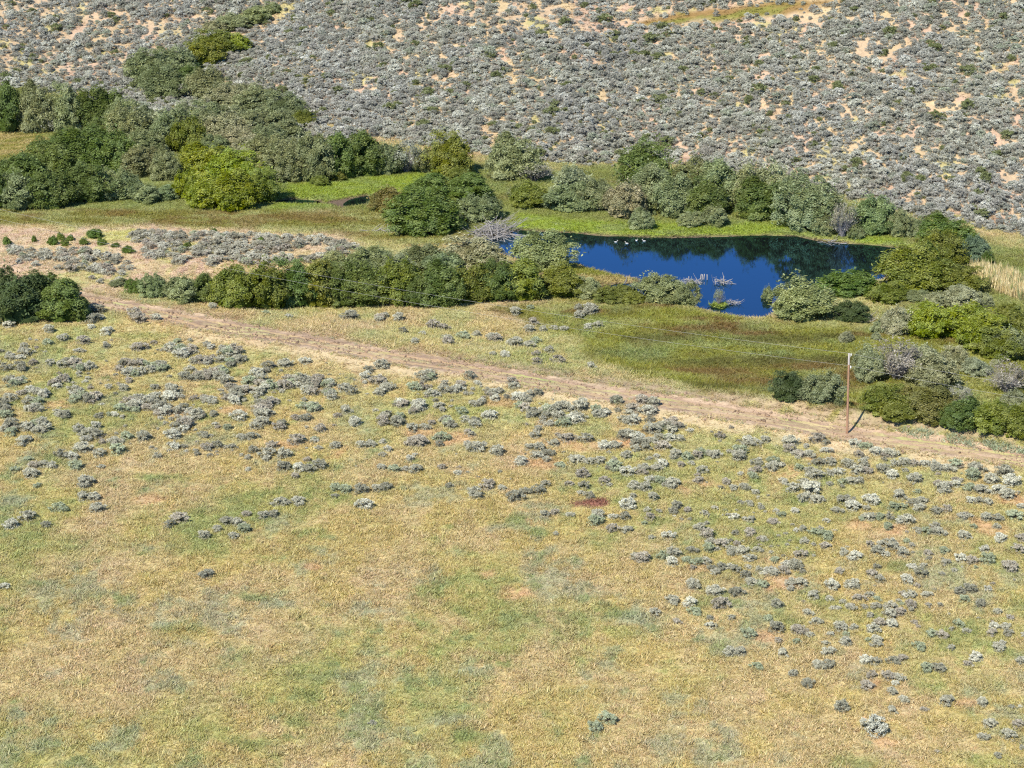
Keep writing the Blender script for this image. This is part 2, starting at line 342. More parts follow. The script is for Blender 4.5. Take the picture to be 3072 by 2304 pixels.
def wood_mat(name, c1, c2, scale=(40, 40, 3), rough=.85):
    m, N, L = newmat(name)
    out = N.new('ShaderNodeOutputMaterial'); b = N.new('ShaderNodeBsdfPrincipled'); b.inputs['Roughness'].default_value = rough
    tc = N.new('ShaderNodeTexCoord'); mp = N.new('ShaderNodeMapping'); mp.inputs['Scale'].default_value = scale
    L.new(tc.outputs['Object'], mp.inputs[0])
    n = node(N, 'ShaderNodeTexNoise', Scale=1.0, Detail=5.0, Roughness=.65); L.new(mp.outputs[0], n.inputs['Vector'])
    r = N.new('ShaderNodeValToRGB'); r.color_ramp.elements[0].position = .32; r.color_ramp.elements[1].position = .68
    r.color_ramp.elements[0].color = (*c1, 1); r.color_ramp.elements[1].color = (*c2, 1)
    L.new(n.outputs['Fac'], r.inputs[0]); L.new(r.outputs[0], b.inputs['Base Color'])
    bp = node(N, 'ShaderNodeBump', Strength=.35, Distance=.02); L.new(n.outputs['Fac'], bp.inputs['Height']); L.new(bp.outputs[0], b.inputs['Normal'])
    L.new(b.outputs[0], out.inputs[0]); return m
M_GROUND = soil_mat('soil_and_turf')
M_ROAD = soil_mat('track_soil', bump=.6, grain=1.3)
M_LEAF = leaf_mat('willow_leaves', 'object', .38, .42, True)
M_SAGE = leaf_mat('sage_leaves', 'object', .12, .42)
M_SAGE_I = leaf_mat('sage_leaves_scattered', 'instance', .12, .42)
M_GRASS = leaf_mat('grass_blades', 'instance', .3, .30)
M_BARK = wood_mat('willow_bark', (.10, .085, .07), (.24, .21, .18))
M_GREYBARK = wood_mat('grey_bark', (.17, .155, .15), (.36, .335, .32))
M_SAGEWOOD = wood_mat('sage_wood', (.09, .075, .06), (.2, .17, .145))
M_DEAD = wood_mat('bleached_deadwood', (.17, .15, .13), (.42, .39, .35))
M_POLE = wood_mat('pole_wood', (.17, .085, .045), (.40, .235, .135), (18, 18, 1.2))
M_POLETOP = wood_mat('pole_top', (.30, .25, .21), (.52, .47, .42), (18, 18, 2))
M_WIRE = wood_mat('aluminium_wire', (.28, .27, .24), (.36, .35, .31), rough=.5)
M_PORC = wood_mat('porcelain', (.72, .70, .66), (.8, .79, .76), rough=.25)
M_BIRD = wood_mat('pale_feathers', (.38, .35, .31), (.62, .60, .56))
M_BEAK = wood_mat('beak', (.30, .17, .05), (.38, .22, .07))
def water_mat():
    m, N, L = newmat('pond_water')
    out = N.new('ShaderNodeOutputMaterial')
    body = N.new('ShaderNodeBsdfDiffuse'); body.inputs[0].default_value = (.006, .008, .007, 1)
    gl = N.new('ShaderNodeBsdfGlossy'); gl.inputs['Color'].default_value = (.31, .68, 1.0, 1); gl.inputs['Roughness'].default_value = .015  # blue of the reflected sky deepened by tinting the gloss, beyond real water
    geo = N.new('ShaderNodeNewGeometry'); mp = N.new('ShaderNodeMapping'); mp.inputs['Scale'].default_value = (1.1, 2.6, 1)
    L.new(geo.outputs['Position'], mp.inputs[0])
    n = node(N, 'ShaderNodeTexNoise', Scale=1.6, Detail=3.0); L.new(mp.outputs[0], n.inputs['Vector'])
    bp = node(N, 'ShaderNodeBump', Strength=.07, Distance=.03); L.new(n.outputs['Fac'], bp.inputs['Height'])
    fr = node(N, 'ShaderNodeFresnel', IOR=1.4); mu = N.new('ShaderNodeMath'); mu.operation = 'MULTIPLY'; mu.use_clamp = True; mu.inputs[1].default_value = 1.4
    for q in (gl, fr, body): L.new(bp.outputs[0], q.inputs['Normal'])
    L.new(fr.outputs[0], mu.inputs[0]); mx = N.new('ShaderNodeMixShader')
    L.new(mu.outputs[0], mx.inputs[0]); L.new(body.outputs[0], mx.inputs[1]); L.new(gl.outputs[0], mx.inputs[2]); L.new(mx.outputs[0], out.inputs[0])
    return m
M_WATER = water_mat()

# ------------------------------------------------------------------ mesh helpers
def mesh_np(name, verts, faces, mat=None, attrs=None, smooth=False):
    """faces: (n,3) or (n,4) int array"""
    me = bpy.data.meshes.new(name)
    verts = np.asarray(verts, np.float32); faces = np.asarray(faces, np.int32)
    k = faces.shape[1]
    me.vertices.add(len(verts)); me.vertices.foreach_set('co', verts.ravel())
    me.loops.add(faces.size); me.loops.foreach_set('vertex_index', faces.ravel())
    me.polygons.add(len(faces)); me.polygons.foreach_set('loop_start', np.arange(0, faces.size, k, dtype=np.int32))
    me.update(calc_edges=True)
    if smooth: me.polygons.foreach_set('use_smooth', np.ones(len(faces), bool))
    for an, (typ, data) in (attrs or {}).items():
        at_ = me.attributes.new(an, typ, 'POINT')
        at_.data.foreach_set('color' if typ == 'FLOAT_COLOR' else 'value', np.asarray(data, np.float32).ravel())
    if mat: me.materials.append(mat)
    return me
def link(name, data, parent=None, loc=None):
    o = bpy.data.objects.new(name, data); COL.objects.link(o)
    if parent: o.parent = parent
    if loc is not None: o.location = loc
    return o
def tag(o, label=None, cat=None, group=None, kind=None):
    for k, v in (('label', label), ('category', cat), ('group', group), ('kind', kind)):
        if v: o[k] = v
    return o
def tubes(paths, sides=4):
    """list of (points (n,3), radii (n)) -> verts, quads"""
    V, Fc, off = [], [], 0
    for P, R in paths:
        P = np.asarray(P, float); R = np.asarray(R, float); n = len(P)
        T = np.gradient(P, axis=0); T /= np.linalg.norm(T, axis=1)[:, None] + 1e-9
        ref = np.where(np.abs(T[:, 2:3]) > .9, np.array([[1., 0, 0]]), np.array([[0, 0, 1.]]))
        A = np.cross(T, ref); A /= np.linalg.norm(A, axis=1)[:, None] + 1e-9; B = np.cross(T, A)
        ang = np.linspace(0, 2 * np.pi, sides, endpoint=False)
        ring = P[:, None] + R[:, None, None] * (np.cos(ang)[None, :, None] * A[:, None] + np.sin(ang)[None, :, None] * B[:, None])
        V.append(ring.reshape(-1, 3))
        i = np.arange(n - 1)[:, None] * sides; j = np.arange(sides)[None]
        a = i + j; b = i + (j + 1) % sides
        Fc.append(np.stack([a, b, b + sides, a + sides], -1).reshape(-1, 4) + off); off += n * sides
    return np.concatenate(V), np.concatenate(Fc)
def unit(v): return v / (np.linalg.norm(v, axis=-1, keepdims=True) + 1e-9)
def leaves(pos, nrm, axis, ln, wd, rng, quad=True):
    """small pointed leaf faces at pos, facing nrm, growing along axis"""
    n = len(pos); nrm = unit(nrm); axis = unit(axis - nrm * np.sum(axis * nrm, 1, keepdims=True)); side = np.cross(nrm, axis)
    ln = ln * rng.uniform(.7, 1.35, (n, 1)); wd = wd * rng.uniform(.7, 1.3, (n, 1))
    if quad:
        V = np.stack([pos, pos + side * wd + axis * ln * .5, pos + axis * ln, pos - side * wd + axis * ln * .5], 1)
        Fc = np.arange(n * 4).reshape(n, 4); k = 4
    else:
        V = np.stack([pos - side * wd, pos + side * wd, pos + axis * ln], 1); Fc = np.arange(n * 3).reshape(n, 3); k = 3
    v = np.repeat(rng.uniform(0, 1, n), k)
    return V.reshape(-1, 3), Fc, v

# ------------------------------------------------------------------ ground sheet, track, water
def seg(*parts):
    out = [np.linspace(a, b, n, endpoint=False) for a, b, n in parts]
    return np.concatenate(out + [[parts[-1][1]]])
gy = np.concatenate([np.linspace(20, 128, 14, endpoint=False), 128 * (440 / 128) ** np.linspace(0, 1, 560), np.array([450, 465, 485, 510, 550, 600, 700, 850, 1100, 1500])])
gu = np.concatenate([[-4, -2.2, -1.4, -.9, -.6, -.45, -.36], np.linspace(-.3, .3, 520), [.36, .45, .6, .9, 1.4, 2.2, 4]])
GX = gu[None] * np.maximum(gy, 120)[:, None]; GY = np.repeat(gy[:, None], len(gu), 1)
gx, gyf = GX.ravel(), GY.ravel()
gz = terrain(gx, gyf)
gc, _ = ground_col(gx, gyf)
ny, nx = GX.shape
ii = (np.arange(ny - 1)[:, None] * nx + np.arange(nx - 1)[None]).ravel()
gf = np.stack([ii, ii + 1, ii + nx + 1, ii + nx], 1)
ground = link('ground', mesh_np('ground', np.stack([gx, gyf, gz], 1), gf, M_GROUND, {'col': ('FLOAT_COLOR', np.c_[gc, np.ones(len(gc))])}, True))
tag(ground, 'dry grassy valley floor rising to a sandy hillside', 'ground', kind='structure')

xs = np.arange(ROAD[0, 0] + 4, ROAD[-1, 0] - 4, .3)
off = np.linspace(-3.3, 3.3, 31)
cx = np.repeat(xs[:, None], len(off), 1); wob = .5 * (fbm(xs / 6, xs * 0 + 3, 51) - .5)[:, None]
wid = (1 + .5 * (fbm(xs / 2.2, xs * 0 + 7, 52, 3) - .5))[:, None]
dist = off[None] * wid + wob
cy = road_y(cx) + dist * 1.06
rz = terrain(cx.ravel(), cy.ravel()).reshape(cx.shape)
ax_ = np.abs(off)[None] + 0 * cx
prof = .035 - .10 * sstep(2.3, 3.3, ax_) - .07 * np.exp(-((ax_ - 1.0) / .38) ** 2)
fine = fbm(cx / .9, cy / .5, 54, 3) - .5
prof = prof + .10 * fine * sstep(3.2, 2.0, ax_) - .05 * sstep(.5, .62, fbm(cx.ravel() / 1.7, cy.ravel() / 1.2, 55).reshape(cx.shape)) * sstep(1.6, 2.6, ax_)
n_a = fbm(cx.ravel() / 3.5, cy.ravel() / 1.0, 56); n_b = fbm(cx.ravel() / 9, cy.ravel() / 4, 57); n_c = fbm(cx.ravel() / .8, cy.ravel() / .5, 58)
lx = sstep(-25, 45, cx.ravel())
rc = lerp(np.tile(PAL['mud'] * 1.12, (cx.size, 1)), np.array((.45, .30, .185)), lx * .8)
rc = lerp(rc, np.array((.53, .385, .24)), sstep(.45, .62, n_a) * .65)
rc = lerp(rc, PAL['mud'] * .85, sstep(.53, .66, n_b) * .5 * (1 - .5 * lx))
rut = np.exp(-((ax_ - 1.05) / .36) ** 2).ravel()
mid = (np.exp(-(off[None] / .42) ** 2) + 0 * cx).ravel()
rc = lerp(rc, np.array((.27, .175, .12)), rut * .6 * (.5 + n_a))
edge = sstep(1.7, 2.6, ax_).ravel()
rc = lerp(rc, np.array((.53, .40, .24)), edge * sstep(.40, .55, n_c * .5 + n_b * .5) * .75)
rc = lerp(rc, np.array((.40, .36, .16)), mid * sstep(.42, .56, n_b * .5 + n_c * .5) * (.85 - .5 * lx))
rc = lerp(rc, PAL['tan'] * .95, (np.exp(-(off[None] / .4) ** 2) + 0 * cx).ravel() * sstep(.46, .6, n_c) * .7)
rc = rc * (0.85 + .3 * n_c)[:, None]
nn, mm = cx.shape
jj = (np.arange(nn - 1)[:, None] * mm + np.arange(mm - 1)[None]).ravel()
road = link('dirt_road', mesh_np('dirt_road', np.stack([cx.ravel(), cy.ravel(), (rz + prof).ravel()], 1), np.stack([jj, jj + mm, jj + mm + 1, jj + 1], 1), M_ROAD,
            {'col': ('FLOAT_COLOR', np.c_[rc, np.ones(len(rc))])}, True))
tag(road, 'rutted brown dirt track crossing the valley below the pond', 'road', kind='structure')

def water_sheet(name, P, label):
    c = P.mean(0); bm = bmesh.new(); out = []
    n = len(P); A = np.roll(P, 1, 0); B = np.roll(P, -1, 0)
    x0, y0 = P.min(0) - 2.0; x1, y1 = P.max(0) + 2.0
    vs = [bm.verts.new((a, b, ZW)) for a, b in ((x0, y0), (x1, y0), (x1, y1), (x0, y1))]
    bm.faces.new(vs)
    me = bpy.data.meshes.new(name); bm.to_mesh(me); bm.free(); me.materials.append(M_WATER)
    return tag(link(name, me), label, 'water', kind='structure')
water_sheet('pond', POND, 'still pond mirroring dark willows and blue sky')
water_sheet('pool', POOL, 'small dark pool in the bright green grass among willows')
water_sheet('pool', POOL2, 'narrow dark pool beside the yellow-green willows')

# ------------------------------------------------------------------ plant shapes (unit size: 1 wide, 1 high)
def willow_crown(seed, lobes=90, per=310, sparse=False):
    r = np.random.default_rng(seed); Vs, Fs, vs, off = [], [], [], 0
    squash = r.uniform(.8, 1.2)
    ph = r.uniform(0, 6.28, 3)
    for k in range(lobes):
        a = r.uniform(0, 2 * np.pi); t = r.uniform(0, 1) ** .75
        el = math.asin(min(1, t)) if not sparse else math.asin(r.uniform(.35, 1))
        wob = 1 + .16 * math.sin(2 * a + ph[0]) + .10 * math.sin(3 * a + ph[1])
        rad = r.uniform(.86, 1.06) * wob
        inner = r.uniform(0, 1) < .2
        sc = .62 if inner else .80
        c = np.array([.46 * rad * math.cos(el) * math.cos(a) * sc * 1.08, .46 * rad * math.cos(el) * math.sin(a) * sc * 1.08, .08 + .86 * rad * math.sin(el) ** .85 * sc * 1.05])
        R = np.array([1, 1, r.uniform(1.2, 1.9)]) * r.uniform(.05, .105)
        tone = r.normal(0, .2)
        m = int(per * r.uniform(.7, 1.3) * (.45 if sparse else 1))
        d = unit(r.normal(size=(m, 3)) + np.array([0, 0, .25])); d[:, 2] = np.where(r.uniform(size=m) < .7, np.abs(d[:, 2]), d[:, 2])
        p = c + d * R * r.uniform(.72, 1.1, (m, 1)); p[:, 2] = np.maximum(p[:, 2], r.uniform(.0, .05, m))
        outw = unit(c * np.array([1, 1, .8]))
        nrm = unit(d * .9 + outw * .45 + np.array([0, 0, .45]) + r.normal(size=(m, 3)) * .45)
        axis = d * .5 + np.array([0, 0, .8]) + r.normal(size=(m, 3)) * .4
        V, Fc, v = leaves(p, nrm, axis, .031, .0082, r)
        Vs.append(V); Fs.append(Fc + off); vs.append(np.clip(v + tone, 0, 1)); off += len(V)
    # loose shoots that break the outline
    m = 420 if not sparse else 200
    a = r.uniform(0, 2 * np.pi, m); el = np.arcsin(r.uniform(.15, 1, m))
    wob = 1 + .16 * np.sin(2 * a + ph[0]) + .10 * np.sin(3 * a + ph[1])
    rr = r.uniform(.93, 1.07, m) * wob
    p = np.stack([.44 * rr * np.cos(el) * np.cos(a), .44 * rr * np.cos(el) * np.sin(a), .05 + .9 * rr * np.sin(el) ** .85], 1)
    V, Fc, v = leaves(p, unit(p + r.normal(size=(m, 3)) * .4), np.array([0, 0, 1.]) + r.normal(size=(m, 3)) * .45 + p * .8, .065, .013, r)
    Vs.append(V); Fs.append(Fc + off); vs.append(v); off += len(V)
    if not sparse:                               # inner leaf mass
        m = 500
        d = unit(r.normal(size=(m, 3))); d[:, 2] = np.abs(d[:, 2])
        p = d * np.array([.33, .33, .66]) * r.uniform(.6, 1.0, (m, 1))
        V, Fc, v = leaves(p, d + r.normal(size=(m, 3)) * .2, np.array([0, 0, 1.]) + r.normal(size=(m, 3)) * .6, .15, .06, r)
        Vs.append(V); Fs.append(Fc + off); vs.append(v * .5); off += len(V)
    return np.concatenate(Vs), np.concatenate(Fs), np.concatenate(vs)
def fan_stems(seed, n=26, thick=.008, spread=.42, top=.85, fork=0):
    r = np.random.default_rng(seed); paths = []
    for k in range(n):
        a = r.uniform(0, 2 * np.pi); s = spread * r.uniform(.25, 1.0); h = top * r.uniform(.6, 1.05) * (1 - .35 * (s / spread) ** 2)
        b = np.array([math.cos(a), math.sin(a), 0])
        t = np.linspace(0, 1, 6)[:, None]
        P = b * (.05 + s * t ** 1.35) + np.array([0, 0, h]) * t ** .9 + r.normal(size=(6, 3)) * .012 * t
        P[0, 2] = -.05
        R = thick * r.uniform(.7, 1.2) * (1 - .75 * t[:, 0])
        paths.append((P, R))
        for q in range(fork):
            i = r.integers(2, 5); dirn = unit((P[i] - P[i - 1]) + r.normal(size=3) * .06)
            L_ = r.uniform(.15, .3); tt = np.linspace(0, 1, 4)[:, None]
            paths.append((P[i] + dirn * L_ * tt, R[i] * .6 * (1 - .7 * tt[:, 0])))
    return tubes(paths, 3)
def sage_crown(seed, lobes=30, per=62):
    r = np.random.default_rng(seed); Vs, Fs, vs, off = [], [], [], 0
    ph = r.uniform(0, 6.28, 2); st = r.uniform(.72, 1.0)
    for k in range(lobes):
        a = r.uniform(0, 2 * np.pi); q = r.uniform(0, 1) ** .6 * .40 * (1 + .18 * math.sin(2 * a + ph[0]) + .12 * math.sin(3 * a + ph[1]))
        hgt = (.60 - 1.35 * q * q) * r.uniform(.72, 1.12)
        c = np.array([q * math.cos(a), q * math.sin(a) * st, hgt])
        R = np.array([1, 1, 1.0]) * r.uniform(.06, .115)
        tone = r.normal(0, .13)
        m = int(per * r.uniform(.7, 1.3))
        d = unit(r.normal(size=(m, 3)) + np.array([0, 0, .55]))
        p = c + d * R * r.uniform(.55, 1.0, (m, 1))
        nrm = unit(d + np.array([0, 0, .45]) + r.normal(size=(m, 3)) * .5)
        axis = d * .6 + np.array([0, 0, .9]) + c * .7 + r.normal(size=(m, 3)) * .4
        V, Fc, v = leaves(p, nrm, axis, .085, .0135, r)
        Vs.append(V); Fs.append(Fc + off); vs.append(np.clip(v * .8 + .1 + tone, 0, 1)); off += len(V)
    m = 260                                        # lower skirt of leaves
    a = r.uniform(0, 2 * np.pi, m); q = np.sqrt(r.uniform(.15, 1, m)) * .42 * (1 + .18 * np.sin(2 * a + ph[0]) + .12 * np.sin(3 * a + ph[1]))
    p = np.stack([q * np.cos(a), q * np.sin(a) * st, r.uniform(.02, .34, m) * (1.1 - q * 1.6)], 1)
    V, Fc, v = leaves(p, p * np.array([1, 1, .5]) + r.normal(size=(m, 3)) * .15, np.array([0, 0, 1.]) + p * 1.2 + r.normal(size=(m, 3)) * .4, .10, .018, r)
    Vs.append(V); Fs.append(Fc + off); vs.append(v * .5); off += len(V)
    return np.concatenate(Vs), np.concatenate(Fs), np.concatenate(vs)
def grass_tuft(seed, blades=11, spread=.24, h=.34, lean=.30, wd=.03):
    r = np.random.default_rng(seed)
    p = np.c_[r.normal(0, spread * .5, (blades, 2)), np.full(blades, -.02)]
    a = r.uniform(0, 2 * np.pi, blades)
    nrm = np.c_[np.cos(a), np.sin(a), np.full(blades, .9)]
    axis = np.c_[p[:, :2] * 1.2 + r.normal(0, lean, (blades, 2)) + np.array([.18, .06]), np.ones(blades)]
    return leaves(p, nrm, axis, h, wd, r, quad=False)
def leafmesh(name, data, mat):
    V, Fc, v = data
    return mesh_np(name, V, Fc, mat, {'v': ('FLOAT', v)})
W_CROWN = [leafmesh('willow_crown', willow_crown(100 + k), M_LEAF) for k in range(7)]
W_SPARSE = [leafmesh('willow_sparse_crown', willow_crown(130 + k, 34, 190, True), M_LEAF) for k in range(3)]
def stemmesh(name, data, mat):
    return mesh_np(name, data[0], data[1], mat)
W_STEM = [stemmesh('willow_stems', fan_stems(150 + k), M_BARK) for k in range(4)]
W_TWIG = [stemmesh('bare_stems', fan_stems(160 + k, 110, .0065, .46, .9, 2), M_GREYBARK) for k in range(3)]
S_DATA = [sage_crown(200 + k) for k in range(8)]
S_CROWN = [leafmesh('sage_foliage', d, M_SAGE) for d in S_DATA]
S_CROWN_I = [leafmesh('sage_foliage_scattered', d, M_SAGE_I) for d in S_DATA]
S_STEM = [stemmesh('sage_stems', fan_stems(220 + k, 14, .016, .3, .42), M_SAGEWOOD) for k in range(3)]
G_TUFT = [leafmesh('grass_tuft', grass_tuft(300 + k), M_GRASS) for k in range(5)]
G_LUSH = [leafmesh('lush_tuft', grass_tuft(320 + k, 16, .38, .36, .36, .028), M_GRASS) for k in range(4)]
def reed(seed):
    r = np.random.default_rng(seed); b = 9
    p = np.c_[r.normal(0, .12, (b, 2)), np.full(b, -.05)]; a = r.uniform(0, 6.28, b)
    return leaves(p, np.c_[np.cos(a), np.sin(a), np.full(b, .2)], np.c_[r.normal(0, .09, (b, 2)), np.ones(b)], 1.75, .05, r)
REEDS = [leafmesh('reed', reed(340 + k), M_GRASS) for k in range(4)]

# ------------------------------------------------------------------ scattering of uncountable plants
def scatter(name, protos, pts, rot, scl, col, label, cat):
    n = len(pts)
    pc = bpy.data.collections.new(name + '_sources')
    for k, me in enumerate(protos):
        pc.objects.link(bpy.data.objects.new('%s_source_%02d' % (name, k), me))
    me = bpy.data.meshes.new(name)
    me.vertices.add(n); me.vertices.foreach_set('co', np.asarray(pts, np.float32).ravel())
    def attr(an, typ, data, key):
        a = me.attributes.new(an, typ, 'POINT'); a.data.foreach_set(key, np.asarray(data).ravel())
    attr('rot', 'FLOAT_VECTOR', np.asarray(rot, np.float32), 'vector')
    attr('scl', 'FLOAT_VECTOR', np.asarray(scl, np.float32), 'vector')
    attr('col', 'FLOAT_COLOR', np.c_[col, np.ones(n)].astype(np.float32), 'color')
    attr('idx', 'INT', RNG.integers(0, len(protos), n).astype(np.int32), 'value')
    o = link(name, me)
    g = bpy.data.node_groups.new(name, 'GeometryNodeTree')
    g.interface.new_socket('Geometry', in_out='INPUT', socket_type='NodeSocketGeometry')
    g.interface.new_socket('Geometry', in_out='OUTPUT', socket_type='NodeSocketGeometry')
    N, L = g.nodes, g.links
    gi, go = N.new('NodeGroupInput'), N.new('NodeGroupOutput')
    ci = N.new('GeometryNodeCollectionInfo'); ci.inputs['Collection'].default_value = pc
    ci.inputs['Separate Children'].default_value = True; ci.inputs['Reset Children'].default_value = True
    ip = N.new('GeometryNodeInstanceOnPoints'); ip.inputs['Pick Instance'].default_value = True
    def na(an, typ):
        a = N.new('GeometryNodeInputNamedAttribute'); a.data_type = typ; a.inputs['Name'].default_value = an
        return a.outputs[0]
    L.new(gi.outputs[0], ip.inputs['Points']); L.new(ci.outputs[0], ip.inputs['Instance'])
    L.new(na('idx', 'INT'), ip.inputs['Instance Index']); L.new(na('rot', 'FLOAT_VECTOR'), ip.inputs['Rotation']); L.new(na('scl', 'FLOAT_VECTOR'), ip.inputs['Scale'])
    L.new(ip.outputs[0], go.inputs[0])
    md = o.modifiers.new('scatter', 'NODES'); md.node_group = g
    return tag(o, label, cat, kind='stuff')
def jitter_grid(x0, x1, y0, y1, step):
    X, Y = np.meshgrid(np.arange(x0, x1, step), np.arange(y0, y1, step))
    X = X.ravel() + RNG.uniform(-.5, .5, X.size) * step; Y = Y.ravel() + RNG.uniform(-.5, .5, Y.size) * step
    return X, Y
def in_pool(x, y, pad=0.0):
    k = np.zeros(x.shape, bool)
    for P in POOLS: k |= poly_sd(x, y, P) < pad
    return k
def rz_only(n): return np.c_[RNG.normal(0, .06, (n, 2)), RNG.uniform(0, 6.28, n)]
FR = .285                                            # half width of what the photograph shows, with a margin, per metre of distance

def grass_field():
    X, Y = jitter_grid(-80, 80, 124, 275, .215)
    d = Y - road_y(X)
    k = (np.abs(X) < FR * Y) & (d < -2.2)
    X, Y = X[k], Y[k]
    # thinner with distance: the tufts are smaller in the picture
    c, cov = ground_col(X, Y)
    keep = RNG.uniform(size=X.size) < cov * np.clip(1.25 - (Y - 130) / 190, .55, 1) * .92
    X, Y, c = X[keep], Y[keep], c[keep]
    n = X.size
    s = RNG.uniform(.5, 1.35, n) * (0.35 + 1.2 * fbm(X / 1.3, Y / 1.3, 71))
    col = c * np.clip(RNG.normal(1.04, .13, (n, 1)), .6, 1.5) * RNG.normal(1, .04, (n, 3))
    scatter('dry_grass', G_TUFT, np.c_[X, Y, terrain(X, Y)], rz_only(n), np.c_[s * 1.1, s * 1.1, s * .8], np.clip(col, .02, .9),
            'short dry yellowish grass covering the field below the track', 'grass')
    return n
def grass_meadow():
    X, Y = jitter_grid(-130, 130, 190, 420, .38)
    d = Y - road_y(X); f = Y - foot_y(X)
    k = (np.abs(X) < FR * Y) & (d > 2.6) & (f < 6) & ~in_pool(X, Y, -.05)
    X, Y = X[k], Y[k]
    c, cov = ground_col(X, Y)
    keep = RNG.uniform(size=X.size) < cov
    X, Y, c = X[keep], Y[keep], c[keep]; n = X.size
    s = RNG.uniform(.7, 1.3, n) * (0.6 + .8 * fbm(X / 4, Y / 4, 73))
    col = c * np.clip(RNG.normal(1.0, .11, (n, 1)), .6, 1.5) * RNG.normal(1, .04, (n, 3))
    scatter('meadow_grass', G_LUSH, np.c_[X, Y, terrain(X, Y)], rz_only(n), np.c_[s * 1.2, s * 1.2, s * .85], np.clip(col, .01, .9),
            'soft green and rust coloured meadow grass around the pond', 'grass')
    return n
def grass_hill():
    X, Y = jitter_grid(-130, 130, 270, 460, .75)
    f = Y - foot_y(X)
    k = (np.abs(X) < FR * Y) & (f > 3)
    X, Y = X[k], Y[k]
    c, cov = ground_col(X, Y)
    keep = RNG.uniform(size=X.size) < .8 * sstep(.40, .6, fbm(X / 6, Y / 6, 75))
    X, Y, c = X[keep], Y[keep], c[keep]; n = X.size
    s = RNG.uniform(.8, 1.6, n)
    col = c * RNG.normal(.92, .12, (n, 1))
    scatter('hillside_bunchgrass', G_TUFT, np.c_[X, Y, terrain(X, Y)], rz_only(n), np.c_[s * 1.3, s * 1.3, s * .8], np.clip(col, .02, .9),
            'sparse straw coloured bunchgrass between the hillside sagebrush', 'grass')
    return n
def grass_verge():
    X, Y = jitter_grid(-80, 66, 175, 285, .26)
    d = Y - road_y(X); ad = np.abs(d)
    k = (np.abs(X) < FR * Y) & (ad < 3.6)
    X, Y, d, ad = X[k], Y[k], d[k], ad[k]
    n = fbm(X / 2.2, Y / 1.3, 77) * .6 + fbm(X / .8, Y / .6, 78, 2) * .4
    pr_ = sstep(.42, .56, n) * sstep(1.5, 2.9, ad) * .9 + sstep(.46, .6, n) * sstep(.75, .2, ad) * .5 * sstep(35, -10, X)
    keep = RNG.uniform(size=X.size) < pr_
    X, Y, d = X[keep], Y[keep], d[keep]; n = X.size
    c = np.where(RNG.uniform(size=(n, 1)) < .6, PAL['tan'], np.where(RNG.uniform(size=(n, 1)) < .5, PAL['ygreen'], PAL['blue'])) * RNG.normal(.98, .13, (n, 1))
    s = RNG.uniform(.5, 1.2, n)
    scatter('verge_grass', G_TUFT, np.c_[X, Y, terrain(X, Y)], rz_only(n), np.c_[s, s, s * .8], np.clip(c, .02, .9), 'tufts of dry grass along the verges and middle of the track', 'grass')
    return n
def clods():
    protos = []
    for k in range(3):
        bm = bmesh.new(); bmesh.ops.create_icosphere(bm, subdivisions=1, radius=1); rr = random.Random(k)
        for v in bm.verts: v.co *= rr.uniform(.7, 1.2); v.co.z *= .65
        me = bpy.data.meshes.new('clod'); bm.to_mesh(me); bm.free()
        a = me.attributes.new('v', 'FLOAT', 'POINT'); a.data.foreach_set('value', np.full(len(me.vertices), .5, np.float32)); me.materials.append(M_GRASS); protos.append(me)
    n = 5200
    X = RNG.uniform(-75, 60, n); d = RNG.normal(0, 1.9, n); Y = road_y(X) + d
    k = (np.abs(X) < FR * Y) & (fbm(X / 3, Y / 1.5, 79) > .47); X, Y = X[k], Y[k]; n = X.size
    s = np.clip(RNG.gamma(2.5, .03, n), .03, .26)
    c = np.where(RNG.uniform(size=(n, 1)) < .7, PAL['mud'] * 1.1, np.array([[.42, .29, .19]])) * RNG.normal(1, .12, (n, 1))
    scatter('dirt_clods', protos, np.c_[X, Y, terrain(X, Y) + .03], RNG.uniform(0, 6.28, (n, 3)), np.c_[s * 1.3, s, s], np.clip(c, .02, .9), 'brown clods and stones strewn over the track', 'clods')
    return n
print('verge', grass_verge(), clods())
print('grass', grass_field(), grass_meadow(), grass_hill())

